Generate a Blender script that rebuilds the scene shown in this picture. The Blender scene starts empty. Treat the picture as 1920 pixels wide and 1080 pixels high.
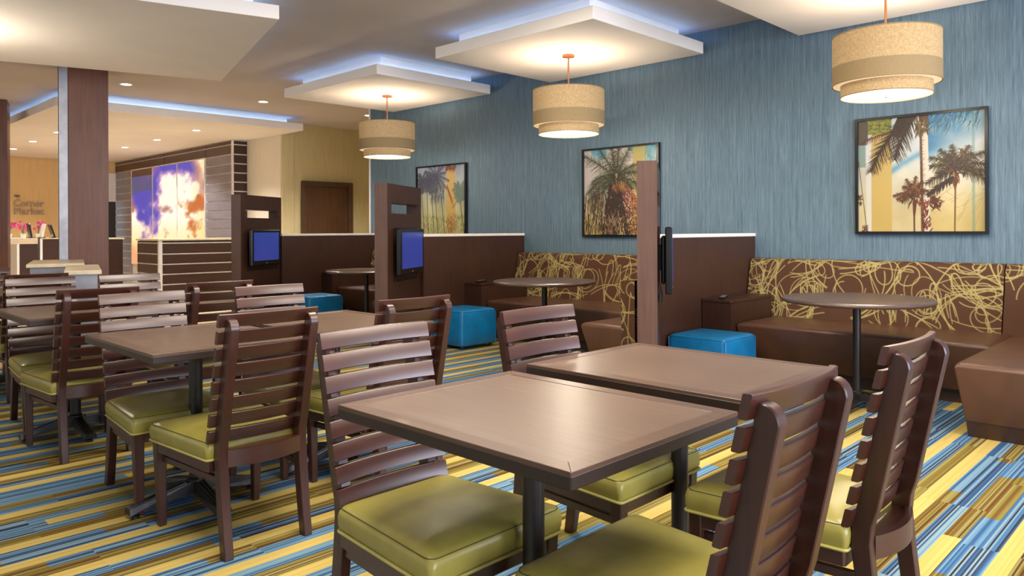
import bpy, bmesh, math, random
import numpy as np
from mathutils import Vector, Matrix

random.seed(7)
rng = np.random.default_rng(11)
S = bpy.context.scene
COL = S.collection

# ------------------------------------------------------------------ camera
# X runs into the room away from the camera towards the blue wall, Y runs along the blue wall, Z is up
F_PX, YAW, HOR, ROLL, CAM_H = 1400.0, math.radians(45.6), 431.0, -0.0043, 1.22
cam_d = bpy.data.cameras.new('camera')
cam = bpy.data.objects.new('camera', cam_d)
COL.objects.link(cam)
cam_d.sensor_fit = 'HORIZONTAL'
cam_d.sensor_width = 36.0
cam_d.lens = F_PX * 36.0 / 1920.0
cam_d.shift_y = (HOR - 540.0) / 1920.0
cam_d.clip_start = 0.05
fwd = Vector((math.sin(YAW), math.cos(YAW), 0))
right0 = Vector((math.cos(YAW), -math.sin(YAW), 0))
up0 = Vector((0, 0, 1))
right = right0 * math.cos(ROLL) - up0 * math.sin(ROLL) * 1.0
right = (right0 + up0 * ROLL).normalized()
up = (up0 - right0 * ROLL).normalized()
m = Matrix((right, up, -fwd)).transposed().to_4x4()
m.translation = Vector((0, 0, CAM_H))
cam.matrix_world = m
S.camera = cam

# ------------------------------------------------------------------ light
W = bpy.data.worlds.new('world')
S.world = W
W.use_nodes = True
W.node_tree.nodes['Background'].inputs[0].default_value = (0.90, 0.94, 1.0, 1)
W.node_tree.nodes['Background'].inputs[1].default_value = 0.72
S.view_settings.view_transform = 'Standard'
S.view_settings.look = 'None'
S.view_settings.gamma = 1.0
S.view_settings.use_curve_mapping = False
S.view_settings.exposure = 0.40


def area(name, loc, sx, sy, power, color):
    l = bpy.data.lights.new(name, 'AREA')
    l.shape = 'RECTANGLE'
    l.size, l.size_y, l.energy, l.color = sx, sy, power, color
    o = bpy.data.objects.new(name, l)
    COL.objects.link(o)
    o.location = loc
    return o


# light for assumed, unseen windows in the end wall to the right of and behind the camera
wl = area('assumed_window_light', (2.8, -5.2, 1.65), 7.4, 2.9, 760, (0.80, 0.84, 1.0))  # added area light, sized and placed for its reflection in the chair slats
wl.rotation_euler = (math.radians(90), 0, 0)
# soft fill lights added under the ceiling, out of view
area('overhead_fill', (1.2, 1.6, 3.12), 1.6, 1.6, 95, (1.0, 0.90, 0.76))
area('overhead_fill', (3.3, 3.6, 3.12), 1.2, 1.2, 80, (1.0, 0.90, 0.76))
area('overhead_fill', (3.4, 0.4, 3.12), 1.2, 1.2, 75, (1.0, 0.90, 0.76))

# ------------------------------------------------------------------ materials
MATS = {}


def lin(c):
    return tuple(((v / 255.0) / 12.92 if v / 255.0 <= 0.04045 else (((v / 255.0) + 0.055) / 1.055) ** 2.4) for v in c)


def col4(c):
    return (*lin(c), 1.0)


class NT:
    def __init__(self, name):
        self.m = bpy.data.materials.new(name)
        self.m.use_nodes = True
        self.t = self.m.node_tree
        self.b = self.t.nodes['Principled BSDF']
        MATS[name] = self.m

    def n(self, kind, **kw):
        nd = self.t.nodes.new(kind)
        for k, v in kw.items():
            setattr(nd, k, v)
        return nd

    def put(self, sock, v):
        if hasattr(v, 'links') or hasattr(v, 'is_output'):
            self.t.links.new(v, sock)
        else:
            sock.default_value = v

    def math(self, op, a, b=0.0, clamp=False):
        nd = self.n('ShaderNodeMath', operation=op)
        nd.use_clamp = clamp
        self.put(nd.inputs[0], a)
        self.put(nd.inputs[1], b)
        return nd.outputs[0]

    def mix(self, f, a, b):
        nd = self.n('ShaderNodeMix', data_type='RGBA')
        self.put(nd.inputs[0], f)
        self.put(nd.inputs[6], a)
        self.put(nd.inputs[7], b)
        return nd.outputs[2]

    def coord(self, which='Object', scale=(1, 1, 1)):
        tc = self.n('ShaderNodeTexCoord')
        mp = self.n('ShaderNodeMapping')
        mp.inputs['Scale'].default_value = scale
        self.t.links.new(tc.outputs[which], mp.inputs[0])
        return mp.outputs[0]

    def noise(self, vec, scale=1.0, detail=3.0, rough=0.6, dist=0.0):
        nd = self.n('ShaderNodeTexNoise')
        self.t.links.new(vec, nd.inputs['Vector'])
        nd.inputs['Scale'].default_value = scale
        nd.inputs['Detail'].default_value = detail
        nd.inputs['Roughness'].default_value = rough
        nd.inputs['Distortion'].default_value = dist
        return nd.outputs[0]

    def ramp(self, f, stops, interp='LINEAR'):
        nd = self.n('ShaderNodeValToRGB')
        nd.color_ramp.interpolation = interp
        el = nd.color_ramp.elements
        while len(el) < len(stops):
            el.new(0.5)
        for e, (p, c) in zip(el, stops):
            e.position = p
            e.color = c
        self.put(nd.inputs[0], f)
        return nd.outputs[0]

    def white(self, x, y):
        cb = self.n('ShaderNodeCombineXYZ')
        self.put(cb.inputs[0], x)
        self.put(cb.inputs[1], y)
        nd = self.n('ShaderNodeTexWhiteNoise', noise_dimensions='2D')
        self.t.links.new(cb.outputs[0], nd.inputs['Vector'])
        return nd.outputs[0]

    def set(self, color=None, rough=None, metal=None, spec=None, coat=None, emit=None, estr=None, bump=None, bstr=0.2, bdist=0.002):
        b = self.b
        if color is not None:
            self.put(b.inputs['Base Color'], color)
        if rough is not None:
            self.put(b.inputs['Roughness'], rough)
        if metal is not None:
            b.inputs['Metallic'].default_value = metal
        if spec is not None:
            b.inputs['Specular IOR Level'].default_value = spec
        if coat is not None:
            b.inputs['Coat Weight'].default_value = coat
            b.inputs['Coat Roughness'].default_value = 0.25
        if emit is not None:
            self.put(b.inputs['Emission Color'], emit)
            b.inputs['Emission Strength'].default_value = estr
        if bump is not None:
            bp = self.n('ShaderNodeBump')
            bp.inputs['Strength'].default_value = bstr
            bp.inputs['Distance'].default_value = bdist
            self.t.links.new(bump, bp.inputs['Height'])
            self.t.links.new(bp.outputs[0], b.inputs['Normal'])
        return self.m


def plain(name, c, rough=0.5, metal=0.0, spec=0.5, var=0.08, scale=6.0, **kw):
    t = NT(name)
    v = t.noise(t.coord(), scale, 3.0)
    a = col4(tuple(max(0, x * (1 - var)) for x in c))
    b = col4(tuple(min(255, x * (1 + var)) for x in c))
    return t.set(color=t.ramp(v, [(0.3, a), (0.7, b)]), rough=rough, metal=metal, spec=spec, **kw)


def grain(name, dark, light, axis='z', rough=0.35, spec=0.5, sc=60.0, coat=None, bs=0.05):
    t = NT(name)
    s = {'x': (sc * 0.03, sc, sc), 'y': (sc, sc * 0.03, sc), 'z': (sc, sc, sc * 0.03)}[axis]
    v = t.noise(t.coord(scale=s), 1.0, 4.0, 0.65, 0.4)
    big = t.noise(t.coord(), 3.0, 2.0)
    f = t.math('ADD', t.math('MULTIPLY', v, 0.7), t.math('MULTIPLY', big, 0.3))
    return t.set(color=t.ramp(f, [(0.33, col4(dark)), (0.68, col4(light))]), rough=rough, spec=spec, coat=coat, bump=v if bs > 0 else None, bstr=bs, bdist=0.001)


grain('chair_wood', (46, 19, 11), (72, 32, 19), 'x', 0.33, 0.9, 40, bs=0.0)
grain('post_wood', (45, 20, 12), (68, 32, 20), 'z', 0.34, 0.7, 40, bs=0.0)
grain('table_laminate', (82, 64, 52), (104, 82, 68), 'y', 0.33, 0.6, 90)
grain('table_border', (74, 54, 43), (94, 71, 57), 'y', 0.31, 0.6, 90)
plain('table_edge', (42, 29, 23), 0.4)
plain('black_metal', (30, 25, 23), 0.38, 0.0, 0.6)
grain('partition_wood', (50, 29, 20), (68, 42, 30), 'z', 0.42, 0.4, 80)
grain('column_wood', (84, 47, 28), (112, 69, 44), 'z', 0.4, 0.4, 45)
grain('panel_wood', (62, 38, 28), (80, 52, 39), 'y', 0.33, 0.5, 40)
grain('panel_wood_x', (50, 31, 22), (66, 42, 31), 'x', 0.4, 0.4, 40)
grain('grey_laminate', (112, 108, 116), (140, 135, 144), 'y', 0.3, 0.5, 40)
grain('lit_end_laminate', (76, 54, 45), (98, 72, 60), 'z', 0.36, 0.5, 60)  # lighter partition tone: light reflected by the panel ends, put into the colour
grain('door_wood', (70, 46, 28), (90, 61, 39), 'z', 0.45, 0.4, 30)
plain('door_frame_paint', (78, 56, 38), 0.45)
plain('white_paint', (226, 222, 216), 0.6, var=0.02)
plain('cap_white', (228, 220, 208), 0.35, var=0.03)
plain('ceiling_paint', (188, 178, 168), 0.9, var=0.03, scale=1.0)
plain('panel_paint', (232, 224, 214), 0.85, var=0.02, scale=1.0)
plain('chrome', (200, 200, 205), 0.25, 1.0)
plain('strip_metal', (226, 222, 216), 0.3, 0.3)
plain('grey_metal', (150, 150, 154), 0.4, 0.6)
plain('bronze', (150, 100, 62), 0.35, 0.7)
plain('black_plastic', (18, 18, 20), 0.25)
plain('dark_opening', (44, 30, 24), 0.6)
plain('counter_stone', (206, 190, 160), 0.35)
plain('letter_metal', (166, 144, 126), 0.35)
plain('letter_pale', (250, 214, 170), 0.4)
plain('letter_dark', (70, 60, 54), 0.5)
plain('leaf_green', (86, 120, 60), 0.6)
plain('petal_pink', (196, 60, 120), 0.6, var=0.3, scale=40)
plain('pot_white', (230, 226, 220), 0.3)


def vinyl(name, c, rough=0.36, bs=0.1):
    t = NT(name)
    fine = t.noise(t.coord(), 420.0, 2.0)
    big = t.noise(t.coord(), 5.0, 3.0)
    a, b = col4(tuple(x * 0.9 for x in c)), col4(tuple(min(255, x * 1.08) for x in c))
    return t.set(color=t.ramp(big, [(0.3, a), (0.7, b)]), rough=rough, spec=0.5, bump=fine, bstr=bs, bdist=0.0006)


vinyl('green_vinyl', (150, 140, 66), 0.33)
vinyl('green_piping', (172, 162, 88))
vinyl('stitch_thread', (74, 70, 30), 0.7)
vinyl('blue_vinyl', (14, 112, 164), 0.4, 0.3)
vinyl('brown_vinyl', (88, 58, 42), 0.38)
vinyl('brown_base_vinyl', (66, 44, 33), 0.45)

t = NT('blue_wallpaper')
c = t.coord(scale=(1, 1, 1))
v1 = t.noise(t.coord(scale=(160, 160, 5)), 1.0, 4.0, 0.7)
v2 = t.noise(t.coord(scale=(50, 50, 1.2)), 1.0, 3.0, 0.6)
f = t.math('ADD', t.math('MULTIPLY', v1, 0.62), t.math('MULTIPLY', v2, 0.38))
t.set(color=t.ramp(f, [(0.30, col4((64, 84, 98))), (0.5, col4((94, 116, 130))), (0.70, col4((122, 146, 158)))]), rough=0.6, spec=0.3, bump=v1, bstr=0.15, bdist=0.001)
for nm, a, b in (('yellow_wallpaper', (190, 174, 126), (206, 192, 148)), ('tan_wallpaper', (214, 176, 116), (226, 192, 134)), ('cream_wallpaper', (214, 202, 180), (228, 218, 200))):
    t = NT(nm)
    v1 = t.noise(t.coord(scale=(70, 70, 2.5)), 1.0, 3.0, 0.7)
    t.set(color=t.ramp(v1, [(0.3, col4(a)), (0.7, col4(b))]), rough=0.7, spec=0.25)

# carpet: planks of narrow stripes that run along X
t = NT('striped_carpet')
tc = t.n('ShaderNodeTexCoord')
sp = t.n('ShaderNodeSeparateXYZ')
t.t.links.new(tc.outputs['Object'], sp.inputs[0])
X, Y = sp.outputs[0], sp.outputs[1]
band = t.math('FLOOR', t.math('DIVIDE', Y, 0.066))
row = t.math('FLOOR', t.math('DIVIDE', Y, 0.264))
off = t.math('MULTIPLY', t.white(row, 3.3), 5.0)
seg = t.math('FLOOR', t.math('DIVIDE', t.math('ADD', X, off), 0.92))
offb = t.math('MULTIPLY', t.white(band, 9.1), 0.5)
segb = t.math('FLOOR', t.math('DIVIDE', t.math('ADD', t.math('ADD', X, off), offb), 0.7))
lng = t.math('FLOOR', t.math('DIVIDE', t.math('ADD', X, t.math('MULTIPLY', t.white(band, 5.7), 4.0)), 1.7))
r_long = t.white(band, t.math('ADD', lng, 40.0))
r_band = t.white(band, t.math('ADD', segb, 11.0))
fine = t.math('FLOOR', t.math('DIVIDE', Y, 0.0068))
r_fine = t.white(fine, t.math('ADD', seg, 77.0))
yarn = t.noise(t.coord(scale=(90, 420, 1)), 1.0, 2.0, 0.7)
rf = t.math('ADD', t.math('MULTIPLY', r_fine, 0.82), t.math('MULTIPLY', yarn, 0.18))
yel = t.ramp(rf, [(0.0, col4((160, 138, 62))), (0.12, col4((194, 168, 90))), (1.0, col4((208, 184, 108)))])
blu = t.ramp(rf, [(0.16, col4((52, 42, 48))), (0.26, col4((50, 84, 126))), (0.45, col4((70, 114, 156))), (0.65, col4((102, 142, 170))), (0.9, col4((136, 160, 164)))])
oli = t.ramp(rf, [(0.12, col4((74, 50, 28))), (0.30, col4((112, 80, 32))), (0.6, col4((132, 118, 52))), (0.9, col4((156, 148, 96)))])
third = t.math('LESS_THAN', t.math('FLOORED_MODULO', band, 3.0), 0.5)
isy = t.math('MULTIPLY', third, t.math('LESS_THAN', r_long, 0.84))
isb = t.math('LESS_THAN', r_band, 0.60)
cc = t.mix(0.14, t.mix(isy, t.mix(isb, oli, blu), yel), (0.03, 0.025, 0.02, 1))
pile = t.noise(t.coord(), 700.0, 2.0)
t.set(color=cc, rough=0.95, spec=0.1, bump=pile, bstr=0.5, bdist=0.003)

t = NT('lobby_planks')
br = t.n('ShaderNodeTexBrick')
t.t.links.new(t.coord(), br.inputs['Vector'])
br.inputs['Scale'].default_value = 1.0
br.inputs['Brick Width'].default_value = 1.2
br.inputs['Row Height'].default_value = 0.15
br.inputs['Mortar Size'].default_value = 0.004
br.inputs['Color1'].default_value = col4((214, 186, 146))
br.inputs['Color2'].default_value = col4((228, 204, 168))
br.inputs['Mortar'].default_value = col4((150, 122, 92))
t.set(color=br.outputs[0], rough=0.4)


def emitter(name, c, s):
    t = NT(name)
    return t.set(color=col4(c), emit=col4(c), estr=s, rough=0.6)


emitter('led_blue', (150, 192, 255), 6.0)
emitter('lamp_white', (255, 240, 214), 14.0)
emitter('diffuser_glow', (255, 232, 200), 0.95)
t = NT('linen_shade')
cx = t.coord(scale=(1, 1, 1))
wv = t.math('ADD', t.math('MULTIPLY', t.noise(t.coord(scale=(60, 60, 260)), 1.0, 2.0), 0.5), t.math('MULTIPLY', t.noise(t.coord(scale=(260, 260, 40)), 1.0, 2.0), 0.5))
lc = t.ramp(wv, [(0.36, col4((146, 120, 84))), (0.62, col4((182, 156, 116)))])
t.set(color=lc, rough=0.9, spec=0.1, emit=lc, estr=0.22)
t = NT('linen_dark')
lb = t.ramp(t.noise(t.coord(scale=(200, 200, 60)), 1.0, 2.0), [(0.3, col4((136, 116, 84))), (0.7, col4((148, 128, 94)))])
t.set(color=lb, rough=0.9, spec=0.1, emit=lb, estr=0.08)
t = NT('shade_lining')
t.set(color=col4((244, 226, 196)), rough=0.8, emit=col4((244, 214, 168)), estr=0.5)
t = NT('screen_blue')
g = t.noise(t.coord(), 1.2, 1.0)
sc_ = t.ramp(g, [(0.3, col4((44, 58, 140))), (0.7, col4((58, 72, 158)))])
t.set(color=col4((20, 22, 50)), rough=0.2, emit=sc_, estr=0.62)
for nm, es in (('print', 0.0), ('cloud_print', 0.8), ('woven_pattern', 0.0)):
    t = NT(nm)
    at = t.n('ShaderNodeAttribute', attribute_name='Col')
    pc_ = at.outputs[0]
    if nm == 'print':
        pc_ = t.mix(0.28, at.outputs[0], (0.02, 0.018, 0.015, 1))
    t.set(color=pc_, rough=0.45 if nm != 'woven_pattern' else 0.7, spec=0.4 if nm != 'woven_pattern' else 0.2)
    if es:
        t.put(t.b.inputs['Emission Color'], at.outputs[0])
        t.b.inputs['Emission Strength'].default_value = es
        t.b.inputs['Base Color'].default_value = (0.02, 0.02, 0.02, 1)
        t.t.links.remove(t.b.inputs['Base Color'].links[0])


# ------------------------------------------------------------------ mesh helpers
class MB:
    def __init__(self):
        self.v, self.f = [], []

    def add(self, vs, fs):
        o = len(self.v)
        self.v += [tuple(p) for p in vs]
        self.f += [tuple(i + o for i in q) for q in fs]
        return self

    def hexa(self, p):          # 8 points: bottom 4 ccw, top 4 ccw
        return self.add(p, [(3, 2, 1, 0), (4, 5, 6, 7), (0, 1, 5, 4), (1, 2, 6, 5), (2, 3, 7, 6), (3, 0, 4, 7)])

    def box(self, x0, x1, y0, y1, z0, z1):
        return self.hexa([(x0, y0, z0), (x1, y0, z0), (x1, y1, z0), (x0, y1, z0), (x0, y0, z1), (x1, y0, z1), (x1, y1, z1), (x0, y1, z1)])

    def taper(self, c0, w0, d0, c1, w1, d1):
        q = []
        for (c, w, d) in ((c0, w0, d0), (c1, w1, d1)):
            q += [(c[0] - w / 2, c[1] - d / 2, c[2]), (c[0] + w / 2, c[1] - d / 2, c[2]), (c[0] + w / 2, c[1] + d / 2, c[2]), (c[0] - w / 2, c[1] + d / 2, c[2])]
        return self.hexa(q)

    def lathe(self, prof, n=32, c=(0, 0, 0), closed=False):     # prof: (r, z) list
        vs, fs = [], []
        k = len(prof)
        for i in range(n):
            a = 2 * math.pi * i / n
            for r, z in prof:
                vs.append((c[0] + r * math.cos(a), c[1] + r * math.sin(a), c[2] + z))
        for i in range(n):
            j = (i + 1) % n
            for q in range(k - 1 if not closed else k):
                q2 = (q + 1) % k
                fs.append((i * k + q, j * k + q, j * k + q2, i * k + q2))
        o = len(self.v)
        self.add(vs, fs)
        if not closed:
            if prof[0][0] > 1e-6:
                self.f.append(tuple(o + i * k for i in range(n))[::-1])
            if prof[-1][0] > 1e-6:
                self.f.append(tuple(o + i * k + k - 1 for i in range(n)))
        return self

    def tube(self, pts, r, n=8, loop=False):
        pts = [Vector(p) for p in pts]
        vs, fs = [], []
        L = len(pts)
        for i, p in enumerate(pts):
            a = pts[(i - 1) % L] if (loop or i > 0) else p
            b = pts[(i + 1) % L] if (loop or i < L - 1) else p
            d = (b - a).normalized()
            ref = Vector((0, 0, 1)) if abs(d.z) < 0.95 else Vector((1, 0, 0))
            u = d.cross(ref).normalized()
            w = u.cross(d)
            for k in range(n):
                an = 2 * math.pi * k / n
                vs.append(p + u * (r * math.cos(an)) + w * (r * math.sin(an)))
        for i in range(L if loop else L - 1):
            j = (i + 1) % L
            for k in range(n):
                k2 = (k + 1) % n
                fs.append((i * n + k, i * n + k2, j * n + k2, j * n + k))
        o = len(self.v)
        self.add(vs, fs)
        if not loop:
            self.f.append(tuple(o + k for k in range(n))[::-1])
            self.f.append(tuple(o + (L - 1) * n + k for k in range(n)))
        return self

    def prism(self, poly, a, b, axis='x'):      # poly of 2d points extruded from a to b on an axis
        n = len(poly)
        def P(u, v, s):
            return {'x': (s, u, v), 'y': (u, s, v), 'z': (u, v, s)}[axis]
        vs = [P(u, v, a) for u, v in poly] + [P(u, v, b) for u, v in poly]
        fs = [tuple(range(n)), tuple(range(2 * n - 1, n - 1, -1))]
        for i in range(n):
            j = (i + 1) % n
            fs.append((i, i + n, j + n, j))
        return self.add(vs, fs)

    def rings(self, rings, cap0=True, cap1=True):
        n = len(rings[0])
        vs = [p for r in rings for p in r]
        fs = []
        for q in range(len(rings) - 1):
            for i in range(n):
                j = (i + 1) % n
                fs.append((q * n + i, q * n + j, (q + 1) * n + j, (q + 1) * n + i))
        if cap0:
            fs.append(tuple(range(n))[::-1])
        if cap1:
            fs.append(tuple((len(rings) - 1) * n + i for i in range(n)))
        return self.add(vs, fs)

    def xform(self, M):
        self.v = [tuple(M @ Vector(p)) for p in self.v]
        return self

    def mesh(self, name, bevel=0.0, smooth=False, seg=1, ang=30):
        me = bpy.data.meshes.new(name)
        me.from_pydata(self.v, [], self.f)
        bm = bmesh.new()
        bm.from_mesh(me)
        bmesh.ops.recalc_face_normals(bm, faces=bm.faces)
        if bevel > 0:
            es = [e for e in bm.edges if len(e.link_faces) == 2 and e.calc_face_angle(0) > math.radians(ang)]
            bmesh.ops.bevel(bm, geom=es, offset=bevel, segments=seg, affect='EDGES', profile=0.6)
        for fc in bm.faces:
            fc.smooth = smooth
        bm.to_mesh(me)
        bm.free()
        if smooth:
            me.set_sharp_from_angle(angle=math.radians(40))
        return me

    def obj(self, name, mat, parent=None, bevel=0.0, smooth=False, seg=1):
        me = self.mesh(name, bevel, smooth, seg)
        me.materials.append(MATS[mat])
        o = bpy.data.objects.new(name, me)
        COL.objects.link(o)
        o.parent = parent
        return o


def tag(o, label=None, cat=None, group=None, kind=None):
    if label: o['label'] = label
    if cat: o['category'] = cat
    if group: o['group'] = group
    if kind: o['kind'] = kind
    return o


def thing(name, label, cat, loc=(0, 0, 0), rz=0.0, group=None):
    o = bpy.data.objects.new(name, None)
    o.empty_display_size = 0.1
    COL.objects.link(o)
    o.location = loc
    o.rotation_euler = (0, 0, rz)
    return tag(o, label, cat, group)


def dup(root, loc, rz, label, group=None):
    r = root.copy()
    COL.objects.link(r)
    r.location, r.rotation_euler = loc, (0, 0, rz)
    tag(r, label, None, group)
    for ch in list(root.children):
        c_ = ch.copy()
        COL.objects.link(c_)
        c_.parent = r
        for g_ in list(ch.children):
            d_ = g_.copy()
            COL.objects.link(d_)
            d_.parent = c_
    return r


def struct(name, mb, mat, parent=None, **kw):
    o = mb.obj(name, mat, parent, **kw)
    if parent is None:
        o['kind'] = 'structure'
    return o


def rrect(w0, w1, y0, y1, r, n=5):
    """rounded trapezoid outline: width w0 at y0, w1 at y1, ccw"""
    cs = [(-w0 / 2 + r, y0 + r, math.pi), (w0 / 2 - r, y0 + r, 1.5 * math.pi), (w1 / 2 - r, y1 - r, 0), (-w1 / 2 + r, y1 - r, 0.5 * math.pi)]
    out = []
    for cx_, cy_, a0 in cs:
        for i in range(n + 1):
            a = a0 + 0.5 * math.pi * i / n
            out.append((cx_ + r * math.cos(a), cy_ + r * math.sin(a)))
    return out


def text_mesh(body, size, depth):
    cu = bpy.data.curves.new('lettering', 'FONT')
    cu.body, cu.size, cu.extrude = body, size, depth
    o = bpy.data.objects.new('lettering', cu)
    COL.objects.link(o)
    dg = bpy.context.evaluated_depsgraph_get()
    me = bpy.data.meshes.new_from_object(o.evaluated_get(dg))
    bpy.data.objects.remove(o)
    return me


# ------------------------------------------------------------------ flat prints as colour attributes on fine grids
def fbm(h, w, base, octv=5, seed=0):
    r = np.random.default_rng(seed)
    out = np.zeros((h, w)); amp = 1.0; tot = 0
    for o in range(octv):
        n = base * 2 ** o
        g = r.random((n + 2, n + 2))
        ys = np.linspace(0, n, h, endpoint=False); xs = np.linspace(0, n, w, endpoint=False)
        yi, xi = ys.astype(int), xs.astype(int)
        fy, fx = (ys - yi)[:, None], (xs - xi)[None, :]
        fy, fx = fy * fy * (3 - 2 * fy), fx * fx * (3 - 2 * fx)
        a, b = g[np.ix_(yi, xi)], g[np.ix_(yi, xi + 1)]
        c_, d_ = g[np.ix_(yi + 1, xi)], g[np.ix_(yi + 1, xi + 1)]
        out += amp * ((a * (1 - fx) + b * fx) * (1 - fy) + (c_ * (1 - fx) + d_ * fx) * fy)
        tot += amp; amp *= 0.5
    return out / tot


class Canvas:
    def __init__(self, w, h, c=(255, 255, 255)):
        self.w, self.h = w, h
        self.a = np.zeros((h, w, 3)) + np.array(c, float)

    def line(self, p, q, width, c, w2=None, alpha=1.0):
        """p, q in 0..1 (x right, y down); widths as a share of the canvas width"""
        P = np.array(p) * (self.w, self.h); Q = np.array(q) * (self.w, self.h)
        w1 = width * self.w / 2; w2 = (width if w2 is None else w2) * self.w / 2
        mg = max(w1, w2) + 1.5
        x0, x1 = int(max(0, min(P[0], Q[0]) - mg)), int(min(self.w, max(P[0], Q[0]) + mg + 1))
        y0, y1 = int(max(0, min(P[1], Q[1]) - mg)), int(min(self.h, max(P[1], Q[1]) + mg + 1))
        if x1 <= x0 or y1 <= y0:
            return
        yy, xx = np.mgrid[y0:y1, x0:x1]
        d = Q - P; L2 = max(1e-6, d @ d)
        tt = np.clip(((xx - P[0]) * d[0] + (yy - P[1]) * d[1]) / L2, 0, 1)
        dist = np.hypot(xx - P[0] - tt * d[0], yy - P[1] - tt * d[1])
        m = np.clip(w1 + (w2 - w1) * tt + 0.5 - dist, 0, 1)[..., None] * alpha
        self.a[y0:y1, x0:x1] = self.a[y0:y1, x0:x1] * (1 - m) + np.array(c, float) * m

    def rect(self, x0, x1, y0, y1, c, alpha=1.0):
        s = (slice(int(y0 * self.h), int(y1 * self.h)), slice(int(x0 * self.w), int(x1 * self.w)))
        self.a[s] = self.a[s] * (1 - alpha) + np.array(c, float) * alpha

    def leaf(self, p, ang, length, droop, leaf, cols, n=34, w=0.0055, side=(1, 1)):
        """a feather palm leaf: rachis from p at angle ang (0 = right, 90 = up) bending down by droop"""
        pt = np.array(p, float)
        a = math.radians(ang)
        for i in range(n):
            t_ = i / (n - 1)
            d = np.array([math.cos(a), -math.sin(a)])
            nx = pt + d * length / n
            self.line(pt, nx, w * (1.3 - 0.8 * t_), cols[0])
            ln = leaf * (0.35 + 0.65 * math.sin(math.pi * min(1.0, 0.12 + 0.86 * t_)))
            for sg, on in ((-1, side[0]), (1, side[1])):
                if not on:
                    continue
                b = a + sg * math.radians(random.uniform(38, 62))
                e = nx + (np.array([math.cos(b), -math.sin(b)]) + np.array([0, 0.35])) * ln * random.uniform(0.7, 1.1)
                self.line(nx, e, w * 1.15, random.choice(cols), w * 0.15)
            a -= math.copysign(math.radians(droop) / n, math.cos(a) if abs(math.cos(a)) > 0.05 else 1)
            pt = nx

    def strokes(self, n, x0, x1, y0, y1, dx, dy, w, cols):
        for k in range(n):
            x, y = random.uniform(x0, x1), random.uniform(y0, y1)
            self.line((x, y), (x + random.uniform(*dx), y + random.uniform(*dy)), w, random.choice(cols), w * 0.3)

    def linear(self):
        v = np.clip(self.a / 255.0, 0, 1)
        return np.where(v <= 0.04045, v / 12.92, ((v + 0.055) / 1.055) ** 2.4)


def print_obj(name, canvas, origin, du, dv, mat, parent=None):
    """flat grid: origin = top left, du = full right vector, dv = full down vector"""
    h, w = canvas.h, canvas.w
    u = np.linspace(0, 1, w)[None, :, None]; v = np.linspace(0, 1, h)[:, None, None]
    co = np.array(origin)[None, None, :] + u * np.array(du) + v * np.array(dv)
    return grid_obj(name, co, canvas.linear(), mat, parent)


def grid_obj(name, co, colr, mat, parent=None, extra=None):
    h, w = co.shape[:2]
    idx = np.arange(h * w).reshape(h, w)
    fs = np.stack([idx[:-1, :-1], idx[1:, :-1], idx[1:, 1:], idx[:-1, 1:]], -1).reshape(-1, 4)
    me = bpy.data.meshes.new(name)
    vs = co.reshape(-1, 3)
    fl = fs.tolist()
    cl = np.concatenate([colr.reshape(-1, 3), np.ones((h * w, 1))], 1)
    if extra:
        ev, ef, ec = extra
        o = len(vs)
        vs = np.concatenate([vs, np.array(ev)])
        fl += [[i + o for i in q] for q in ef]
        cl = np.concatenate([cl, np.tile(np.array([*ec, 1.0]), (len(ev), 1))])
    me.from_pydata(vs.tolist(), [], fl)
    ca = me.color_attributes.new('Col', 'FLOAT_COLOR', 'POINT')
    ca.data.foreach_set('color', cl.astype(np.float32).ravel())
    me.materials.append(MATS[mat])
    o = bpy.data.objects.new(name, me)
    COL.objects.link(o)
    o.parent = parent
    return o


# ================================================================== THE ROOM
CEIL, WALL_X, PAN_Z = 3.175, 6.60, 2.93
fl = MB().add([(-6, -5.5, 0), (6.62, -5.5, 0), (6.62, 8.0, 0), (3.8, 8.0, 0), (-6, 8.0, 0), (6.62, 9.6, 0), (3.8, 9.6, 0)], [(0, 1, 2, 3, 4), (3, 2, 5, 6)])
struct('floor', fl, 'striped_carpet')
fl2 = MB().add([(-6, 8.0, 0), (3.8, 8.0, 0), (3.8, 9.6, 0), (-6, 9.6, 0), (10.6, 9.6, 0), (10.6, 20.2, 0), (-6, 20.2, 0)], [(0, 1, 2, 3), (3, 2, 4, 5, 6)])
struct('floor_lobby', fl2, 'lobby_planks')
struct('ceiling', MB().box(-6, 10.6, -5.5, 20.3, CEIL, CEIL + 0.12), 'ceiling_paint')
struct('wall_right', MB().box(WALL_X, WALL_X + 0.16, -5.5, 9.46, 0, CEIL), 'blue_wallpaper')
struct('trim_1', MB().box(WALL_X - 0.012, WALL_X + 0.172, 9.46, 9.49, 0, CEIL), 'white_paint')
struct('wall_back', MB().box(6.72, 10.6, 12.39, 12.5, 0, CEIL), 'yellow_wallpaper')
struct('trim_2', MB().box(6.715, 6.95, 12.365, 12.39, 0, CEIL), 'yellow_wallpaper', bevel=0.004)
struct('wall_niche', MB().box(6.70, 6.82, 12.40, 13.7, 0, CEIL), 'cream_wallpaper')
struct('wall_corridor', MB().box(10.5, 10.6, 9.46, 12.4, 0, CEIL), 'yellow_wallpaper')
struct('wall_corridor_return', MB().box(6.76, 10.6, 9.30, 9.46, 0, CEIL), 'yellow_wallpaper')
struct('wall_far', MB().box(-6, 6.14, 20.15, 20.3, 0, CEIL).box(6.14, 6.75, 20.15, 20.3, 1.97, CEIL), 'tan_wallpaper')
struct('wall_far_recess', MB().box(6.1, 6.8, 21.2, 21.3, 0, 2.2), 'dark_opening')
rv = thing('roller_valance', 'white roller valance over the dark doorway beside the cloud wall', 'valance', (6.28, 20.13, 1.97))
MB().box(-0.15, 0.15, -0.03, 0.015, 0.0, 0.70).obj('fabric', 'white_paint', rv)
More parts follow.
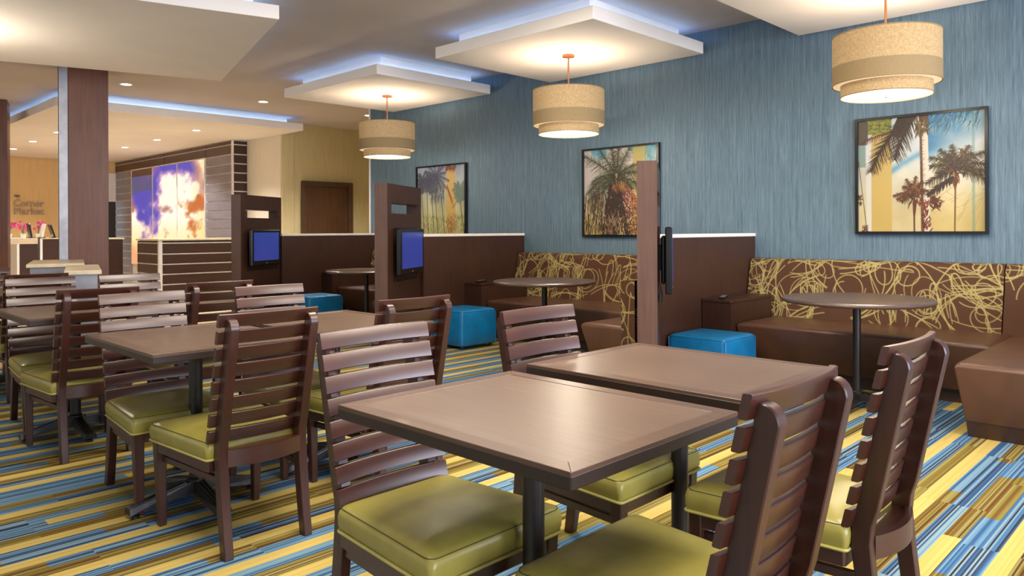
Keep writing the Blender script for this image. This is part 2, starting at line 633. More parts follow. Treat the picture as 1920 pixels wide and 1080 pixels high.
MB().box(-0.15, 0.15, -0.045, -0.03, 0.0, 0.05).obj('bottom_rail', 'cap_white', rv)

# end wall behind the camera with window frames added around the assumed window light
struct('wall_front', MB().box(-6, -0.92, -5.36, -5.24, 0, CEIL).box(6.52, 6.60, -5.36, -5.24, 0, CEIL).box(-0.92, 6.52, -5.36, -5.24, 0, 0.18).box(-0.92, 6.52, -5.36, -5.24, 3.11, CEIL), 'cream_wallpaper')
wf = MB().box(-0.92, 6.52, -5.19, -5.14, 0.18, 0.24).box(-0.92, 6.52, -5.19, -5.14, 3.05, 3.11)
for k in range(6):
    wf.box(-0.92 + k * 1.476, -0.86 + k * 1.476, -5.19, -5.14, 0.24, 3.05)
struct('assumed_window_1', wf, 'white_paint')  # assumed window frame, unseen, added in front of the area light

# door in the yellow wall
dr = struct('door_1', MB().box(7.18, 8.09, 12.35, 12.385, 0, 2.05), 'door_wood', bevel=0.004)
fr = MB()
fr.box(7.10, 7.18, 12.32, 12.39, 0, 2.13).box(8.09, 8.17, 12.32, 12.39, 0, 2.13).box(7.18, 8.09, 12.32, 12.39, 2.05, 2.13)
fr.box(7.09, 7.12, 12.31, 12.335, 0, 2.14).box(8.15, 8.18, 12.31, 12.335, 0, 2.14).box(7.12, 8.15, 12.31, 12.335, 2.11, 2.14)
fr.obj('door_frame', 'door_frame_paint', dr, bevel=0.004)
hd = MB().lathe([(0.0, 0), (0.028, 0), (0.028, 0.012), (0.0, 0.012)], 16)
hd.xform(Matrix.Translation((7.25, 12.338, 1.0)) @ Matrix.Rotation(math.radians(90), 4, 'X'))
hd.box(7.24, 7.36, 12.29, 12.31, 0.99, 1.01).box(7.24, 7.26, 12.30, 12.35, 0.99, 1.01)
hd.obj('door_handle', 'grey_metal', dr)


# floating ceiling panels and soffit with a blue cove
def ceiling_panel(name, label, cat, loc, rz, x0, x1, y0, y1, zb, thick, inset, group=None):
    p = thing(name, label, cat, (loc[0], loc[1], zb), rz, group)
    MB().box(x0, x1, y0, y1, 0, thick).obj('slab', 'panel_paint', p, bevel=0.003)
    MB().box(x0 + inset, x1 - inset, y0 + inset, y1 - inset, thick, CEIL - zb).obj('neck', 'panel_paint', p)
    e = inset - 0.05
    for a in ((x0 + e, x1 - e, y0 + e, y0 + e + 0.02), (x0 + e, x1 - e, y1 - e - 0.02, y1 - e), (x0 + e, x0 + e + 0.02, y0 + e, y1 - e), (x1 - e - 0.02, x1 - e, y0 + e, y1 - e)):
        MB().box(*a, thick, thick + 0.012).obj('led_strip', 'led_blue', p)
    return p


GP = 'floating ceiling panels over the booths'
ceiling_panel('ceiling_panel', 'floating white ceiling panel above the nearest pendant lamp, cut by the top of the picture', 'ceiling panel', (5.65, 1.81), 0, -0.86, 0.86, -1.0, 1.0, PAN_Z, 0.113, 0.17, GP)
ceiling_panel('ceiling_panel', 'floating white ceiling panel above the middle pendant lamp', 'ceiling panel', (5.655, 4.755), 0, -0.865, 0.865, -0.995, 0.995, PAN_Z, 0.113, 0.17, GP)
ceiling_panel('ceiling_panel', 'smallest looking floating white ceiling panel above the farthest pendant lamp', 'ceiling panel', (5.66, 7.765), 0, -0.86, 0.86, -1.01, 1.01, PAN_Z, 0.113, 0.17, GP)
ceiling_panel('ceiling_panel', 'large turned ceiling panel at the upper left in front of the wood column', 'ceiling panel', (3.0, 5.56), math.radians(-15.5), -4.6, 0.0, 0.0, 2.86, PAN_Z, 0.113, 0.17)
ceiling_panel('ceiling_soffit', 'dropped ceiling soffit with blue cove light over the reception area', 'ceiling soffit', (2.93, 11.6), 0, 0, 3.77, 0, 8.5, 2.95, 0.12, 0.2)


# recessed lights
def downlight_proto():
    p = thing('recessed_light', 'x', 'downlight', (0, 0, 0), 0, 'recessed ceiling lights')
    MB().lathe([(0.062, 0.0), (0.085, 0.0), (0.085, -0.008), (0.062, -0.006)], 24, closed=True).obj('trim_ring', 'white_paint', p, smooth=True)
    MB().lathe([(0.0, -0.002), (0.06, -0.002), (0.06, -0.0045), (0.0, -0.0045)], 24).obj('bulb', 'lamp_white', p)
    return p


dl = [((3.5, 10.58, CEIL), 'recessed ceiling light just right of the wood column above the soffit'),
      ((5.44, 10.58, CEIL), 'recessed ceiling light left of the farthest floating ceiling panel'),
      ((7.36, 10.6, CEIL), 'recessed ceiling light at the end of the blue wall by the farthest pendant'),
      ((5.36, 12.8, 2.95), 'recessed soffit light nearest the front edge above the reception desk'),
      ((5.39, 14.64, 2.95), 'middle one of the three soffit lights before the cloud wall'),
      ((5.40, 16.4, 2.95), 'farthest of the three soffit lights before the cloud wall'),
      ((3.79, 16.5, 2.95), 'brightest soffit light between the two wood columns'),
      ((3.75, 14.7, 2.95), 'soffit light touching the left edge of the wood column'),
      ((3.84, 18.26, 2.95), 'soffit light beside the column at the left picture edge')]
proto = downlight_proto()
for i, (p_, lab) in enumerate(dl):
    if i == 0:
        proto.location = p_
        tag(proto, lab)
    else:
        dup(proto, p_, 0, lab)
    l = bpy.data.lights.new('downlight_lamp', 'SPOT')
    l.energy, l.color, l.spot_size, l.spot_blend, l.shadow_soft_size = 150, (1.0, 0.95, 0.91), math.radians(120), 0.6, 0.06
    lo = bpy.data.objects.new('downlight_lamp', l)
    COL.objects.link(lo)
    lo.location = (p_[0], p_[1], p_[2] - 0.03)


# ================================================================== PENDANTS
def pendant(loc, label):
    d = thing('pendant_lamp', label, 'pendant lamp', loc, 0, 'pendant lamps over the booth tables')
    zt = PAN_Z - loc[2]                     # local height of the ceiling panel above the lamp base
    MB().lathe([(0.0, zt), (0.062, zt), (0.062, zt - 0.02), (0.012, zt - 0.028), (0.0, zt - 0.028)], 24).obj('canopy', 'bronze', d, smooth=True)
    MB().lathe([(0.008, zt - 0.02), (0.008, 0.30)], 10).obj('rod', 'bronze', d, smooth=True)
    sh = MB().lathe([(0.35, 0.085), (0.35, 0.425), (0.345, 0.425), (0.345, 0.085)], 56, closed=True).obj('outer_shade', 'linen_shade', d, smooth=True)
    MB().lathe([(0.352, 0.088), (0.352, 0.212), (0.3505, 0.212), (0.3505, 0.088)], 56, closed=True).obj('lower_ring', 'linen_dark', sh, smooth=True)  # darker ring around the lower third of the drum
    for z in (0.085, 0.425):
        MB().tube([(0.35 * math.cos(a), 0.35 * math.sin(a), z) for a in np.linspace(0, 2 * math.pi, 56, endpoint=False)], 0.004, 6, True).obj('rim', 'linen_dark', sh, smooth=True)
    inn = MB().lathe([(0.295, 0.0), (0.295, 0.22), (0.29, 0.22), (0.29, 0.0)], 56, closed=True).obj('inner_shade', 'linen_shade', d, smooth=True)
    MB().tube([(0.295 * math.cos(a), 0.295 * math.sin(a), 0.0) for a in np.linspace(0, 2 * math.pi, 56, endpoint=False)], 0.004, 6, True).obj('rim', 'linen_dark', inn, smooth=True)
    MB().lathe([(0.344, 0.084), (0.344, 0.09), (0.296, 0.09), (0.296, 0.084)], 56, closed=True).obj('shade_lining', 'shade_lining', d)
    MB().lathe([(0.0, 0.006), (0.289, 0.006), (0.289, 0.012), (0.0, 0.012)], 56).obj('diffuser', 'diffuser_glow', d)
    MB().lathe([(0.0, -0.022), (0.006, -0.02), (0.008, -0.008), (0.026, -0.004), (0.026, 0.004), (0.0, 0.004)], 16).obj('finial', 'black_metal', d, smooth=True)
    sp_ = MB()
    for k in range(3):
        a = k * 2 * math.pi / 3
        sp_.tube([(0, 0, 0.30), (0.345 * math.cos(a), 0.345 * math.sin(a), 0.40)], 0.004, 6)
    sp_.obj('spider', 'bronze', d)
    for z, e in ((0.30, 24), (-0.06, 16)):
        l = bpy.data.lights.new('pendant_bulb', 'POINT')
        l.energy, l.color, l.shadow_soft_size = e, (1.0, 0.89, 0.74), 0.07
        lo = bpy.data.objects.new('pendant_bulb', l)
        COL.objects.link(lo)
        lo.location = (loc[0], loc[1], loc[2] + z)
    return d


l = bpy.data.lights.new('pendant_bulb', 'POINT')  # assumed bulb past the left edge, unseen, with no lamp modelled around it
l.energy, l.color, l.shadow_soft_size = 45, (1.0, 0.89, 0.74), 0.12
lo = bpy.data.objects.new('pendant_bulb', l)
COL.objects.link(lo)
lo.location = (0.95, 7.6, 2.5)
pendant((5.62, 1.80, 2.155), 'largest looking linen drum pendant lamp, above the nearest palm picture')
pendant((5.62, 4.72, 2.155), 'linen drum pendant lamp in the middle of the three')
pendant((5.66, 7.75, 2.15), 'farthest linen drum pendant lamp, beside the yellow wall')

# ================================================================== BOOTHS
BROWN = lin((78, 50, 34))
LINE = np.array([166, 154, 98], float)


def loops_canvas(wm, hm, seed, step=0.0046, dens=82):
    """brown cloth with pale looping yarn lines, wm x hm metres"""
    r = random.Random(seed)
    cv = Canvas(max(8, int(wm / step)), max(8, int(hm / step)), (78, 50, 34))
    n = max(3, int(wm * hm * dens))
    for q in range(n):
        x, y = r.uniform(-0.1, wm + 0.1), r.uniform(-0.05, hm + 0.05)
        kind = r.random()
        strands = []
        if kind < 0.34:         # loops wound two or three times
            R = r.uniform(0.07, 0.15); e = r.uniform(0.65, 1.0); ph = r.uniform(0, 6.28); tw = r.uniform(0, 3.1)
            turns = r.uniform(1.0, 2.3); dx, dy = r.uniform(-0.04, 0.04), r.uniform(-0.02, 0.02)
            p = []
            for i in range(80):
                a = i / 80 * turns * 6.283
                rr = R * (1 + 0.22 * math.sin(a * 0.37 + ph))
                px, py = rr * math.cos(a + ph), rr * e * math.sin(a + ph)
                p.append((x + px * math.cos(tw) - py * math.sin(tw) + dx * a / 3, y + px * math.sin(tw) + py * math.cos(tw) + dy * a / 3))
            strands.append(p)
        elif kind < 0.82:       # sheaves of long sweeping strands that cross at a knot
            a0 = r.uniform(-0.6, 0.6) + (math.pi / 2 if r.random() < 0.62 else 0.0)
            L = r.uniform(0.35, 0.75); cu = r.uniform(-3.2, 3.2)
            for pr in range(r.choice((1, 2, 2, 3))):
                a1 = a0 + r.uniform(-0.25, 0.25); c1 = cu + r.uniform(-1.0, 1.0)
                for sg in (1, -1):
                    p = [(x, y)]
                    aa = a1 + (0 if sg == 1 else math.pi)
                    for i in range(34):
                        p.append((p[-1][0] + L / 68 * math.cos(aa), p[-1][1] + L / 68 * math.sin(aa)))
                        aa += sg * c1 * L / 68
                    strands.append(p)
        else:                   # narrow hairpin
            L, wv_ = r.uniform(0.12, 0.24), r.uniform(0.02, 0.04)
            a = r.uniform(-0.4, 0.4)
            p = []
            for i in range(50):
                t_ = i / 49 * math.pi
                px, py = wv_ * math.cos(t_), -L * math.sin(t_) ** 0.6
                p.append((x + px * math.cos(a) - py * math.sin(a), y + px * math.sin(a) + py * math.cos(a)))
            strands.append(p)
        wd = r.uniform(0.0048, 0.0072)
        for p in strands:
            for p0, p1 in zip(p, p[1:]):
                cv.line((p0[0] / wm, p0[1] / hm), (p1[0] / wm, p1[1] / hm), wd / wm, LINE)
    return cv


def back_cushion(name, parent, prof, s0, s1, along, base, seed):
    """upholstered back: prof = (depth, z) points bottom to top over the roll; extruded from s0 to s1.
    along 'y': depth is X; along 'x': depth is Y. base = depth of the rear face"""
    P = [prof[0]]
    dense = []
    for (a, b) in zip(prof, prof[1:]):
        n = max(1, int(math.dist(a, b) / 0.0046))
        for i in range(n):
            dense.append((a[0] + (b[0] - a[0]) * i / n, a[1] + (b[1] - a[1]) * i / n))
    dense.append(prof[-1])
    dense = dense[::-1]            # top first
    wm = abs(s1 - s0); hm = len(dense) * 0.0046
    cv = loops_canvas(wm, hm, seed)
    w = cv.w
    lin_c = cv.linear()
    h = len(dense)
    rows = np.clip((np.arange(h) * cv.h / h).astype(int), 0, cv.h - 1)
    cl = lin_c[rows]
    ss = np.linspace(s0, s1, w)
    co = np.zeros((h, w, 3))
    dp = np.array(dense)
    if along == 'y':
        co[..., 0] = dp[:, 0][:, None]; co[..., 1] = ss[None, :]
    else:
        co[..., 0] = ss[None, :]; co[..., 1] = dp[:, 0][:, None]
    co[..., 2] = dp[:, 1][:, None]
    ev, ef = [], []
    for s in (s0, s1):
        o = len(ev)
        ring = [(d, z) for d, z in dense[::6] + [dense[-1]]] + [(base, dense[-1][1]), (base, dense[0][1])]
        ev += [((d, s, z) if along == 'y' else (s, d, z)) for d, z in ring]
        ef.append(list(range(o, o + len(ring))))
    o_ = grid_obj(name, co, cl, 'woven_pattern', parent, (ev, ef, BROWN))
    for p in o_.data.polygons:
        p.use_smooth = len(p.vertices) == 4
    return o_


def soft_block(x0, x1, y0, y1, z0, z1, ix0=0, ix1=0, iy0=0, iy1=0, r=0.03):
    """cushion-like block with rounded top edges and slanting sides (i* = inset at the bottom)"""
    mb = MB()
    R = []
    def ring(a, b, c_, d_, z, rr):
        o = rrect(b - a, b - a, c_, d_, rr, 3)
        return [((a + b) / 2 + u, v, z) for u, v in o]
    R.append(ring(x0 + ix0, x1 - ix1, y0 + iy0, y1 - iy1, z0, 0.006))
    R.append(ring(x0, x1, y0, y1, z1 - r * 1.1, 0.012))
    R.append(ring(x0 + r * .12, x1 - r * .12, y0 + r * .12, y1 - r * .12, z1 - r * 0.55, 0.02))
    R.append(ring(x0 + r * .5, x1 - r * .5, y0 + r * .5, y1 - r * .5, z1 - r * 0.15, 0.03))
    R.append(ring(x0 + r * 1.6, x1 - r * 1.6, y0 + r * 1.6, y1 - r * 1.6, z1, 0.04))
    return mb.rings(R)


WHICH = ['nearest', 'middle', 'farthest']
YP = [3.27, 6.25, 9.25]                       # room-side face of each partition
PC = [(4.15, 2.737), (4.235, 5.80), (4.22, 8.79)]   # near corner of each television panel
PA = math.radians(32)
ANG = []


def booth(i):
    yp, w = YP[i], WHICH[i]
    y_lo = [0.60, 3.40, 6.45][i]              # where the return bench's back ends
    y_ret = [1.19, 3.94, 6.92][i]             # free edge of the return bench
    # --- partition
    xs = PC[i][0] + 0.96 * math.cos(PA) - 0.02
    p = thing('booth_partition', f'{w} dark wood booth partition with white cap', 'partition', (xs, yp, 0), 0, 'booth partitions')
    MB().box(0, WALL_X - 0.005 - xs, 0, 0.11, 0, 1.15).obj('panel', 'partition_wood', p)
    MB().box(0, WALL_X - 0.003 - xs, -0.008, 0.118, 1.15, 1.18).obj('cap', 'cap_white', p, bevel=0.004)
    MB().box(0, WALL_X - 0.005 - xs, -0.004, 0.0, 0, 0.09).obj('kick_board', 'black_plastic', p)
    # --- television panel, turned towards the seats
    t = thing('media_stand', f'{w} tall dark wood television panel with a cut-out slot', 'panel', (*PC[i], 0), PA, 'television panels')
    L, D, H = 0.96, 0.13, 1.67
    s0, s1, za, zb = 0.10, 0.86, 1.385, 1.485
    n0, n1, nz0, nz1 = 0.14, 0.84, 0.72, 1.24
    MB().box(0, L, 0, D, 0, nz0).box(0, n0, 0, D, nz0, nz1).box(n1, L, 0, D, nz0, nz1).box(n0, n1, 0.03, D, nz0, nz1).box(0, L, 0, D, nz1, za).box(0, s0, 0, D, za, zb).box(s1, L, 0, D, za, zb).box(0, L, 0, D, zb, H).obj('board', 'partition_wood', t)
    MB().box(-0.004, 0.0, 0, D, 0, H).obj('end_face', 'lit_end_laminate', t)
    # --- television
    tv = thing('television', f'wall television with blue screen on the {w} wood panel', 'television', (PC[i][0] + 0.43 * math.cos(PA) + 0.05 * math.sin(PA), PC[i][1] + 0.43 * math.sin(PA) - 0.05 * math.cos(PA), 0.785), PA, 'televisions on the wood panels')
    MB().box(-0.34, 0.34, -0.045, 0.0, 0, 0.45).obj('housing', 'black_plastic', tv, bevel=0.008)
    MB().box(-0.22, 0.22, 0.0, 0.03, 0.06, 0.39).obj('rear_housing', 'black_plastic', tv, bevel=0.01)
    MB().box(-0.295, 0.295, -0.0465, -0.044, 0.06, 0.415).obj('screen', 'screen_blue', tv)
    MB().box(-0.09, 0.09, 0.03, 0.0795, 0.15, 0.33).obj('wall_mount', 'black_metal', tv)
    MB().tube([(-0.2, 0.03, 0.06), (-0.24, 0.02, -0.04), (-0.26, 0.035, -0.06), (-0.22, 0.04, 0.08)], 0.005, 6).obj('cable', 'black_plastic', tv, smooth=True)
    MB().box(-0.012, 0.012, -0.047, -0.044, 0.024, 0.032).obj('power_light', 'letter_metal', tv)
    # --- end box with remote
    b = thing('side_box', f'dark wood side box between partition and bench in the {w} booth', 'side table', (5.62, yp - 0.27, 0), 0, 'wood side boxes in the booths')
    MB().box(0, 6.355 - 5.62, 0, 0.262, 0, 0.61).obj('body', 'partition_wood', b)
    MB().box(-0.008, 6.355 - 5.62, -0.008, 0.262, 0.61, 0.635).obj('top', 'partition_wood', b, bevel=0.003)
    if i < 2:
        rm = thing('remote_control', f'black remote control on the side box of the {w} booth', 'remote', (5.74, yp - 0.14, 0.636), math.radians(20))
        MB().box(-0.10, 0.10, -0.024, 0.024, 0, 0.018).obj('body', 'black_plastic', rm, bevel=0.006)
        bt = MB()
        for a in range(7):
            for c_ in range(3):
                bt.box(-0.08 + a * 0.024, -0.068 + a * 0.024, -0.017 + c_ * 0.013, -0.008 + c_ * 0.013, 0.018, 0.0205)
        bt.obj('buttons', 'grey_metal', rm)
    # --- bench along the wall and its return
    bn = thing('booth_bench', f'brown upholstered corner bench with looped pattern back in the {w} booth', 'bench', (0, 0, 0), 0, 'corner benches')
    y1 = yp - 0.28
    soft_block(5.69, 6.52, y_ret - 0.01, y1, 0.10, 0.45, ix0=0.15).obj('wall_seat', 'brown_vinyl', bn, smooth=True)
    MB().box(5.90, 6.52, y_ret, y1, 0, 0.10).obj('wall_plinth', 'brown_base_vinyl', bn)
    soft_block(4.83, 6.40, y_lo + 0.10, y_ret, 0.10, 0.45, ix0=0.12, iy1=0.03).obj('return_seat', 'brown_vinyl', bn, smooth=True)
    MB().taper(((4.99 + 6.40) / 2, (y_lo + 0.12 + y_ret - 0.035) / 2, 0), 6.40 - 4.99, y_ret - 0.035 - y_lo - 0.12, ((4.955 + 6.40) / 2, (y_lo + 0.12 + y_ret - 0.032) / 2, 0.10), 6.40 - 4.955, y_ret - 0.032 - y_lo - 0.12).obj('return_plinth', 'brown_base_vinyl', bn)
    pf = [(6.36, 0.44), (6.43, 0.70), (6.475, 0.90), (6.485, 0.925), (6.505, 0.942), (6.53, 0.95), (6.585, 0.95)]
    back_cushion('wall_backrest', bn, pf, yp - 0.012, y_ret + 0.07, 'y', 6.585, 30 + i)
    back_cushion('wall_backrest', bn, pf, y_ret + 0.062, y_lo + 0.1, 'y', 6.585, 40 + i)
    if i > 0:
        back_cushion('return_backrest', bn, [(y_lo + 0.13, 0.12), (y_lo + 0.13, 0.78), (y_lo + 0.11, 0.81), (y_lo + 0.08, 0.82), (y_lo, 0.82)], 4.84, 6.36, 'x', y_lo, 50 + i)
        cv = loops_canvas(0.13, 0.70, 60 + i)
        print_obj('backrest_end', cv, (4.838, y_lo + 0.13, 0.81), (0, -0.13, 0), (0, 0, -0.69), 'woven_pattern', bn)
    else:
        MB().box(4.84, 6.36, y_lo, y_lo + 0.11, 0.1, 0.82).obj('return_backrest', 'brown_vinyl', bn, bevel=0.015)


for i in range(3):
    booth(i)


# round tables
def feet(mb_parent, length, hub_r, ribs=True):
    for k in range(4):
        a = k * math.pi / 2
        f_ = MB()
        f_.hexa([(0.02, -0.026, 0.055), (length, -0.034, 0.022), (length, 0.034, 0.022), (0.02, 0.026, 0.055),
                 (0.02, -0.024, 0.105), (length, -0.026, 0.048), (length, 0.026, 0.048), (0.02, 0.024, 0.105)])
        for q in (-0.015, 0.0, 0.015):
            f_.hexa([(0.05, q - 0.003, 0.095), (length - 0.015, q - 0.004, 0.044), (length - 0.015, q + 0.004, 0.044), (0.05, q + 0.003, 0.095),
                     (0.05, q - 0.002, 0.106), (length - 0.015, q - 0.003, 0.054), (length - 0.015, q + 0.003, 0.054), (0.05, q + 0.002, 0.106)])
        f_.xform(Matrix.Rotation(a, 4, 'Z'))
        o = f_.obj('foot', 'black_metal', mb_parent)
        g_ = MB().lathe([(0, 0), (0.018, 0), (0.018, 0.012), (0.008, 0.016), (0.008, 0.03), (0, 0.03)], 12, (length - 0.03, 0, 0))
        g_.xform(Matrix.Rotation(a, 4, 'Z')).obj('glide', 'black_metal', o)


rt = thing('round_table', 'round dark pedestal table in the nearest booth', 'table', (5.27, 1.88, 0), 0, 'round booth tables')
MB().lathe([(0, 0.716), (0.465, 0.716), (0.478, 0.722), (0.482, 0.732), (0.478, 0.742), (0.47, 0.745), (0, 0.745)], 64).obj('tabletop', 'table_border', rt, smooth=True)
MB().lathe([(0.468, 0.7445), (0.474, 0.7455), (0.479, 0.7425), (0.474, 0.7415)], 64, closed=True).obj('rim', 'chrome', rt, smooth=True)
MB().lathe([(0, 0.05), (0.036, 0.05), (0.036, 0.11), (0.026, 0.12), (0.026, 0.70), (0.09, 0.705), (0.09, 0.716), (0, 0.716)], 24).obj('column', 'black_metal', rt, smooth=True)
feet(rt, 0.29, 0.03)
dup(rt, (5.2, 4.67, 0), 0, 'round dark pedestal table in the middle booth')
dup(rt, (5.2, 7.55, 0), 0, 'round dark pedestal table in the farthest booth, half hidden by the television panel')


# ottomans
def ottoman():
    o = thing('ottoman', 'x', 'ottoman', (0, 0, 0), 0, 'blue cube ottomans')
    w = 0.245
    R = []
    for z, ins, rr in ((0.035, 0.012, 0.02), (0.05, 0.0, 0.025), (0.2, -0.003, 0.028), (0.365, 0.0, 0.03), (0.385, 0.004, 0.035), (0.397, 0.016, 0.04), (0.402, 0.05, 0.05)):
        R.append([(u, v, z) for u, v in rrect(2 * (w - ins), 2 * (w - ins), -w + ins, w - ins, rr, 4)])
    R.append([(u, v, 0.408) for u, v in rrect(0.2, 0.2, -0.1, 0.1, 0.05, 4)])
    body = MB().rings(R).obj('cushion', 'blue_vinyl', o, smooth=True)
    MB().tube([(u, v, 0.384) for u, v in rrect(2 * w - .006, 2 * w - .006, -w + .003, w - .003, 0.035, 5)], 0.004, 6, True).obj('piping', 'blue_vinyl', body, smooth=True)
    for sx in (-1, 1):
        for sy in (-1, 1):
            MB().tube([(sx * w * 0.985, sy * w * 0.985, 0.04), (sx * w * 0.985, sy * w * 0.985, 0.38)], 0.004, 6).obj('seam', 'blue_vinyl', body, smooth=True)
            MB().lathe([(0, 0), (0.018, 0), (0.02, 0.02), (0.02, 0.036), (0, 0.036)], 12, (sx * 0.2, sy * 0.2, 0)).obj('foot', 'black_metal', o)
    return o


ot = ottoman()
ot.location = (5.30, 2.99, 0)
tag(ot, 'bright blue cube ottoman in front of the nearest booth partition')
dup(ot, (5.275, 5.89, 0), 0, 'blue cube ottoman standing in the middle of the room before the middle booth')
dup(ot, (5.08, 8.50, 0), 0, 'dark looking blue ottoman in the farthest booth behind a chair back')


# ================================================================== PALM PICTURES
def art_near():
    N = 320
    c = Canvas(N, N)
    n = fbm(N, N, 4, 5, 3)
    yy, xx = np.mgrid[0:N, 0:N] / float(N)
    lo, hi = np.array((206, 190, 140.)), np.array((196, 204, 204.))
    base = lo + (hi - lo) * np.clip(1.45 - yy * 1.7, 0, 1)[..., None]
    d1 = yy + 0.55 * xx + 0.10 * (n - .5)
    b1 = np.exp(-((d1 - 0.62) / 0.035) ** 2) * (xx > 0.28) * np.clip((0.75 - xx) * 4, 0, 1)
    b2 = np.clip((0.78 - d1) * 5, 0, 1) * (xx > 0.56) * np.clip(0.35 + (n - .3) * 2, 0, 1)
    c.a = base + (np.array((92, 150, 180.)) - base) * (b1 * 0.8)[..., None]
    c.a = c.a + (np.array((30, 104, 150.)) - c.a) * b2[..., None]
    ye = np.clip((yy - 0.6) * 2.4, 0, 1) * (xx > 0.58)
    c.a = c.a + (np.array((196, 172, 96.)) - c.a) * (ye * 0.75)[..., None]
    c.a += (n - 0.5)[..., None] * 46
    for k in range(40):
        x = random.uniform(.6, .98)
        c.line((x, random.uniform(.62, .95)), (x + .10, random.uniform(.55, .8)), .006, random.choice([(214, 196, 140), (170, 144, 74)]), .002, .6)
    c.rect(0.0, 0.085, 0, 0.22, (74, 62, 44), 0.9)
    c.rect(0.0, 0.065, 0.22, 0.42, (104, 134, 126), 0.7)
    c.rect(0.07, 0.115, 0.18, 1, (216, 216, 208), 0.75)
    c.rect(0.115, 0.285, 0.12, 1, (198, 168, 88), 0.88)
    c.rect(0.085, 0.285, 0.0, 0.13, (122, 122, 38), 0.9)
    c.strokes(40, .09, .28, 0, .12, (-.06, .06), (-.05, .05), .008, [(78, 92, 26), (160, 158, 60), (60, 70, 24)])
    dk, dk2, md, ol, rd = (46, 30, 20), (62, 42, 26), (88, 62, 34), (108, 102, 46), (100, 46, 30)
    c.leaf((0.28, 0.12), 190, 0.26, -14, 0.05, [rd, md, dk2], 26)
    # big dark leaf sweeping down from the top
    for k in range(5):
        c.line((0.36 + k * .03, -0.02), (0.29 + k * .012, 0.13 + .01 * k), 0.04, dk, 0.03)
    c.leaf((0.45, -0.03), 222, 0.60, 26, 0.13, [dk, dk, dk2], 60, 0.007)
    c.leaf((0.48, -0.02), 236, 0.42, 20, 0.12, [dk, dk2], 46, 0.007)
    # main trunk
    c.line((0.541, 0.12), (0.556, 1.0), 0.062, (214, 204, 186), 0.068)
    c.line((0.516, 0.12), (0.530, 1.0), 0.018, (84, 54, 32), 0.024)
    for k in range(90):
        v = 0.14 + 0.86 * k / 90
        x = 0.508 + 0.015 * v
        c.line((x, v), (x + random.uniform(.022, .045), v - random.uniform(.004, .014)), 0.005, random.choice([(94, 58, 36), (120, 84, 52)]), 0.001)
    for k in range(60):
        v = random.uniform(.74, 1.0)
        x = random.uniform(.518, .59)
        c.line((x, v), (x + random.uniform(-.01, .02), v - .025), 0.012, random.choice([(112, 48, 32), (78, 36, 26), (140, 70, 44)]), 0.004)
    c.strokes(70, .48, .58, -.02, .14, (-.02, .02), (.02, .06), .016, [(90, 66, 34), (64, 44, 26), (108, 92, 44), (76, 40, 26)])
    c.strokes(90, .6, .97, -.03, .1, (-.05, .01), (.03, .10), .006, [(18, 60, 78), (26, 84, 100), (40, 70, 40), (120, 180, 190)])
    c.rect(0.905, 0.925, 0.0, 1.0, (96, 140, 130), 0.45)
    # right hand palm
    for ang, ln, dr_ in ((160, .2, 30), (140, .22, 30), (118, .2, 20), (95, .19, 10), (70, .2, 20), (45, .24, 35), (20, .25, 40), (0, .23, 30), (-18, .26, 20), (188, .14, 20), (206, .26, 6), (55, .16, 20), (125, .13, 10)):
        c.leaf((0.785, 0.46), ang, ln, dr_, 0.07, [dk, dk2, dk, ol], 30, 0.007)
    c.strokes(110, .72, .86, .34, .52, (-.04, .04), (-.05, .05), .014, [dk, dk2, dk, md])
    c.leaf((0.78, 0.53), 214, 0.26, 4, 0.055, [dk, dk2], 34, 0.012)
    c.strokes(36, .75, .81, .5, .6, (-.02, .02), (.01, .05), .012, [(150, 124, 70), rd, dk2])
    c.line((0.782, 0.56), (0.778, 0.64), 0.036, (98, 52, 32), 0.016)
    c.line((0.780, 0.62), (0.774, 1.0), 0.013, (120, 82, 48), 0.011)
    # small palm left of the trunk
    for ang, ln, dr_ in ((175, .16, 30), (195, .14, 20), (110, .13, 10), (85, .14, 10), (60, .12, 20), (20, .12, 30), (215, .12, 10), (135, .1, 20)):
        c.leaf((0.455, 0.66), ang, ln, dr_, 0.045, [rd, dk2, md], 20, 0.007)
    c.strokes(60, .42, .52, .58, .76, (-.02, .02), (.01, .05), .014, [rd, dk2, (120, 84, 40), dk])
    c.line((0.468, 0.74), (0.463, 0.86), 0.036, (92, 48, 30), 0.016)
    c.line((0.463, 0.84), (0.464, 1.0), 0.014, (96, 56, 34), 0.013)
    c.strokes(60, .60, .67, .70, .80, (-.03, .03), (-.03, .04), .014, [(78, 40, 26), rd, dk2])
    c.line((0.0, 0.36), (0.07, 0.98), 0.006, (96, 76, 40), 0.006)
    c.strokes(20, .03, .08, .95, 1.0, (-.02, .02), (-.03, .0), .01, [md, rd])
    c.strokes(20, 0, .025, .66, .76, (-.01, .02), (.0, .03), .01, [rd, dk2])
    return c


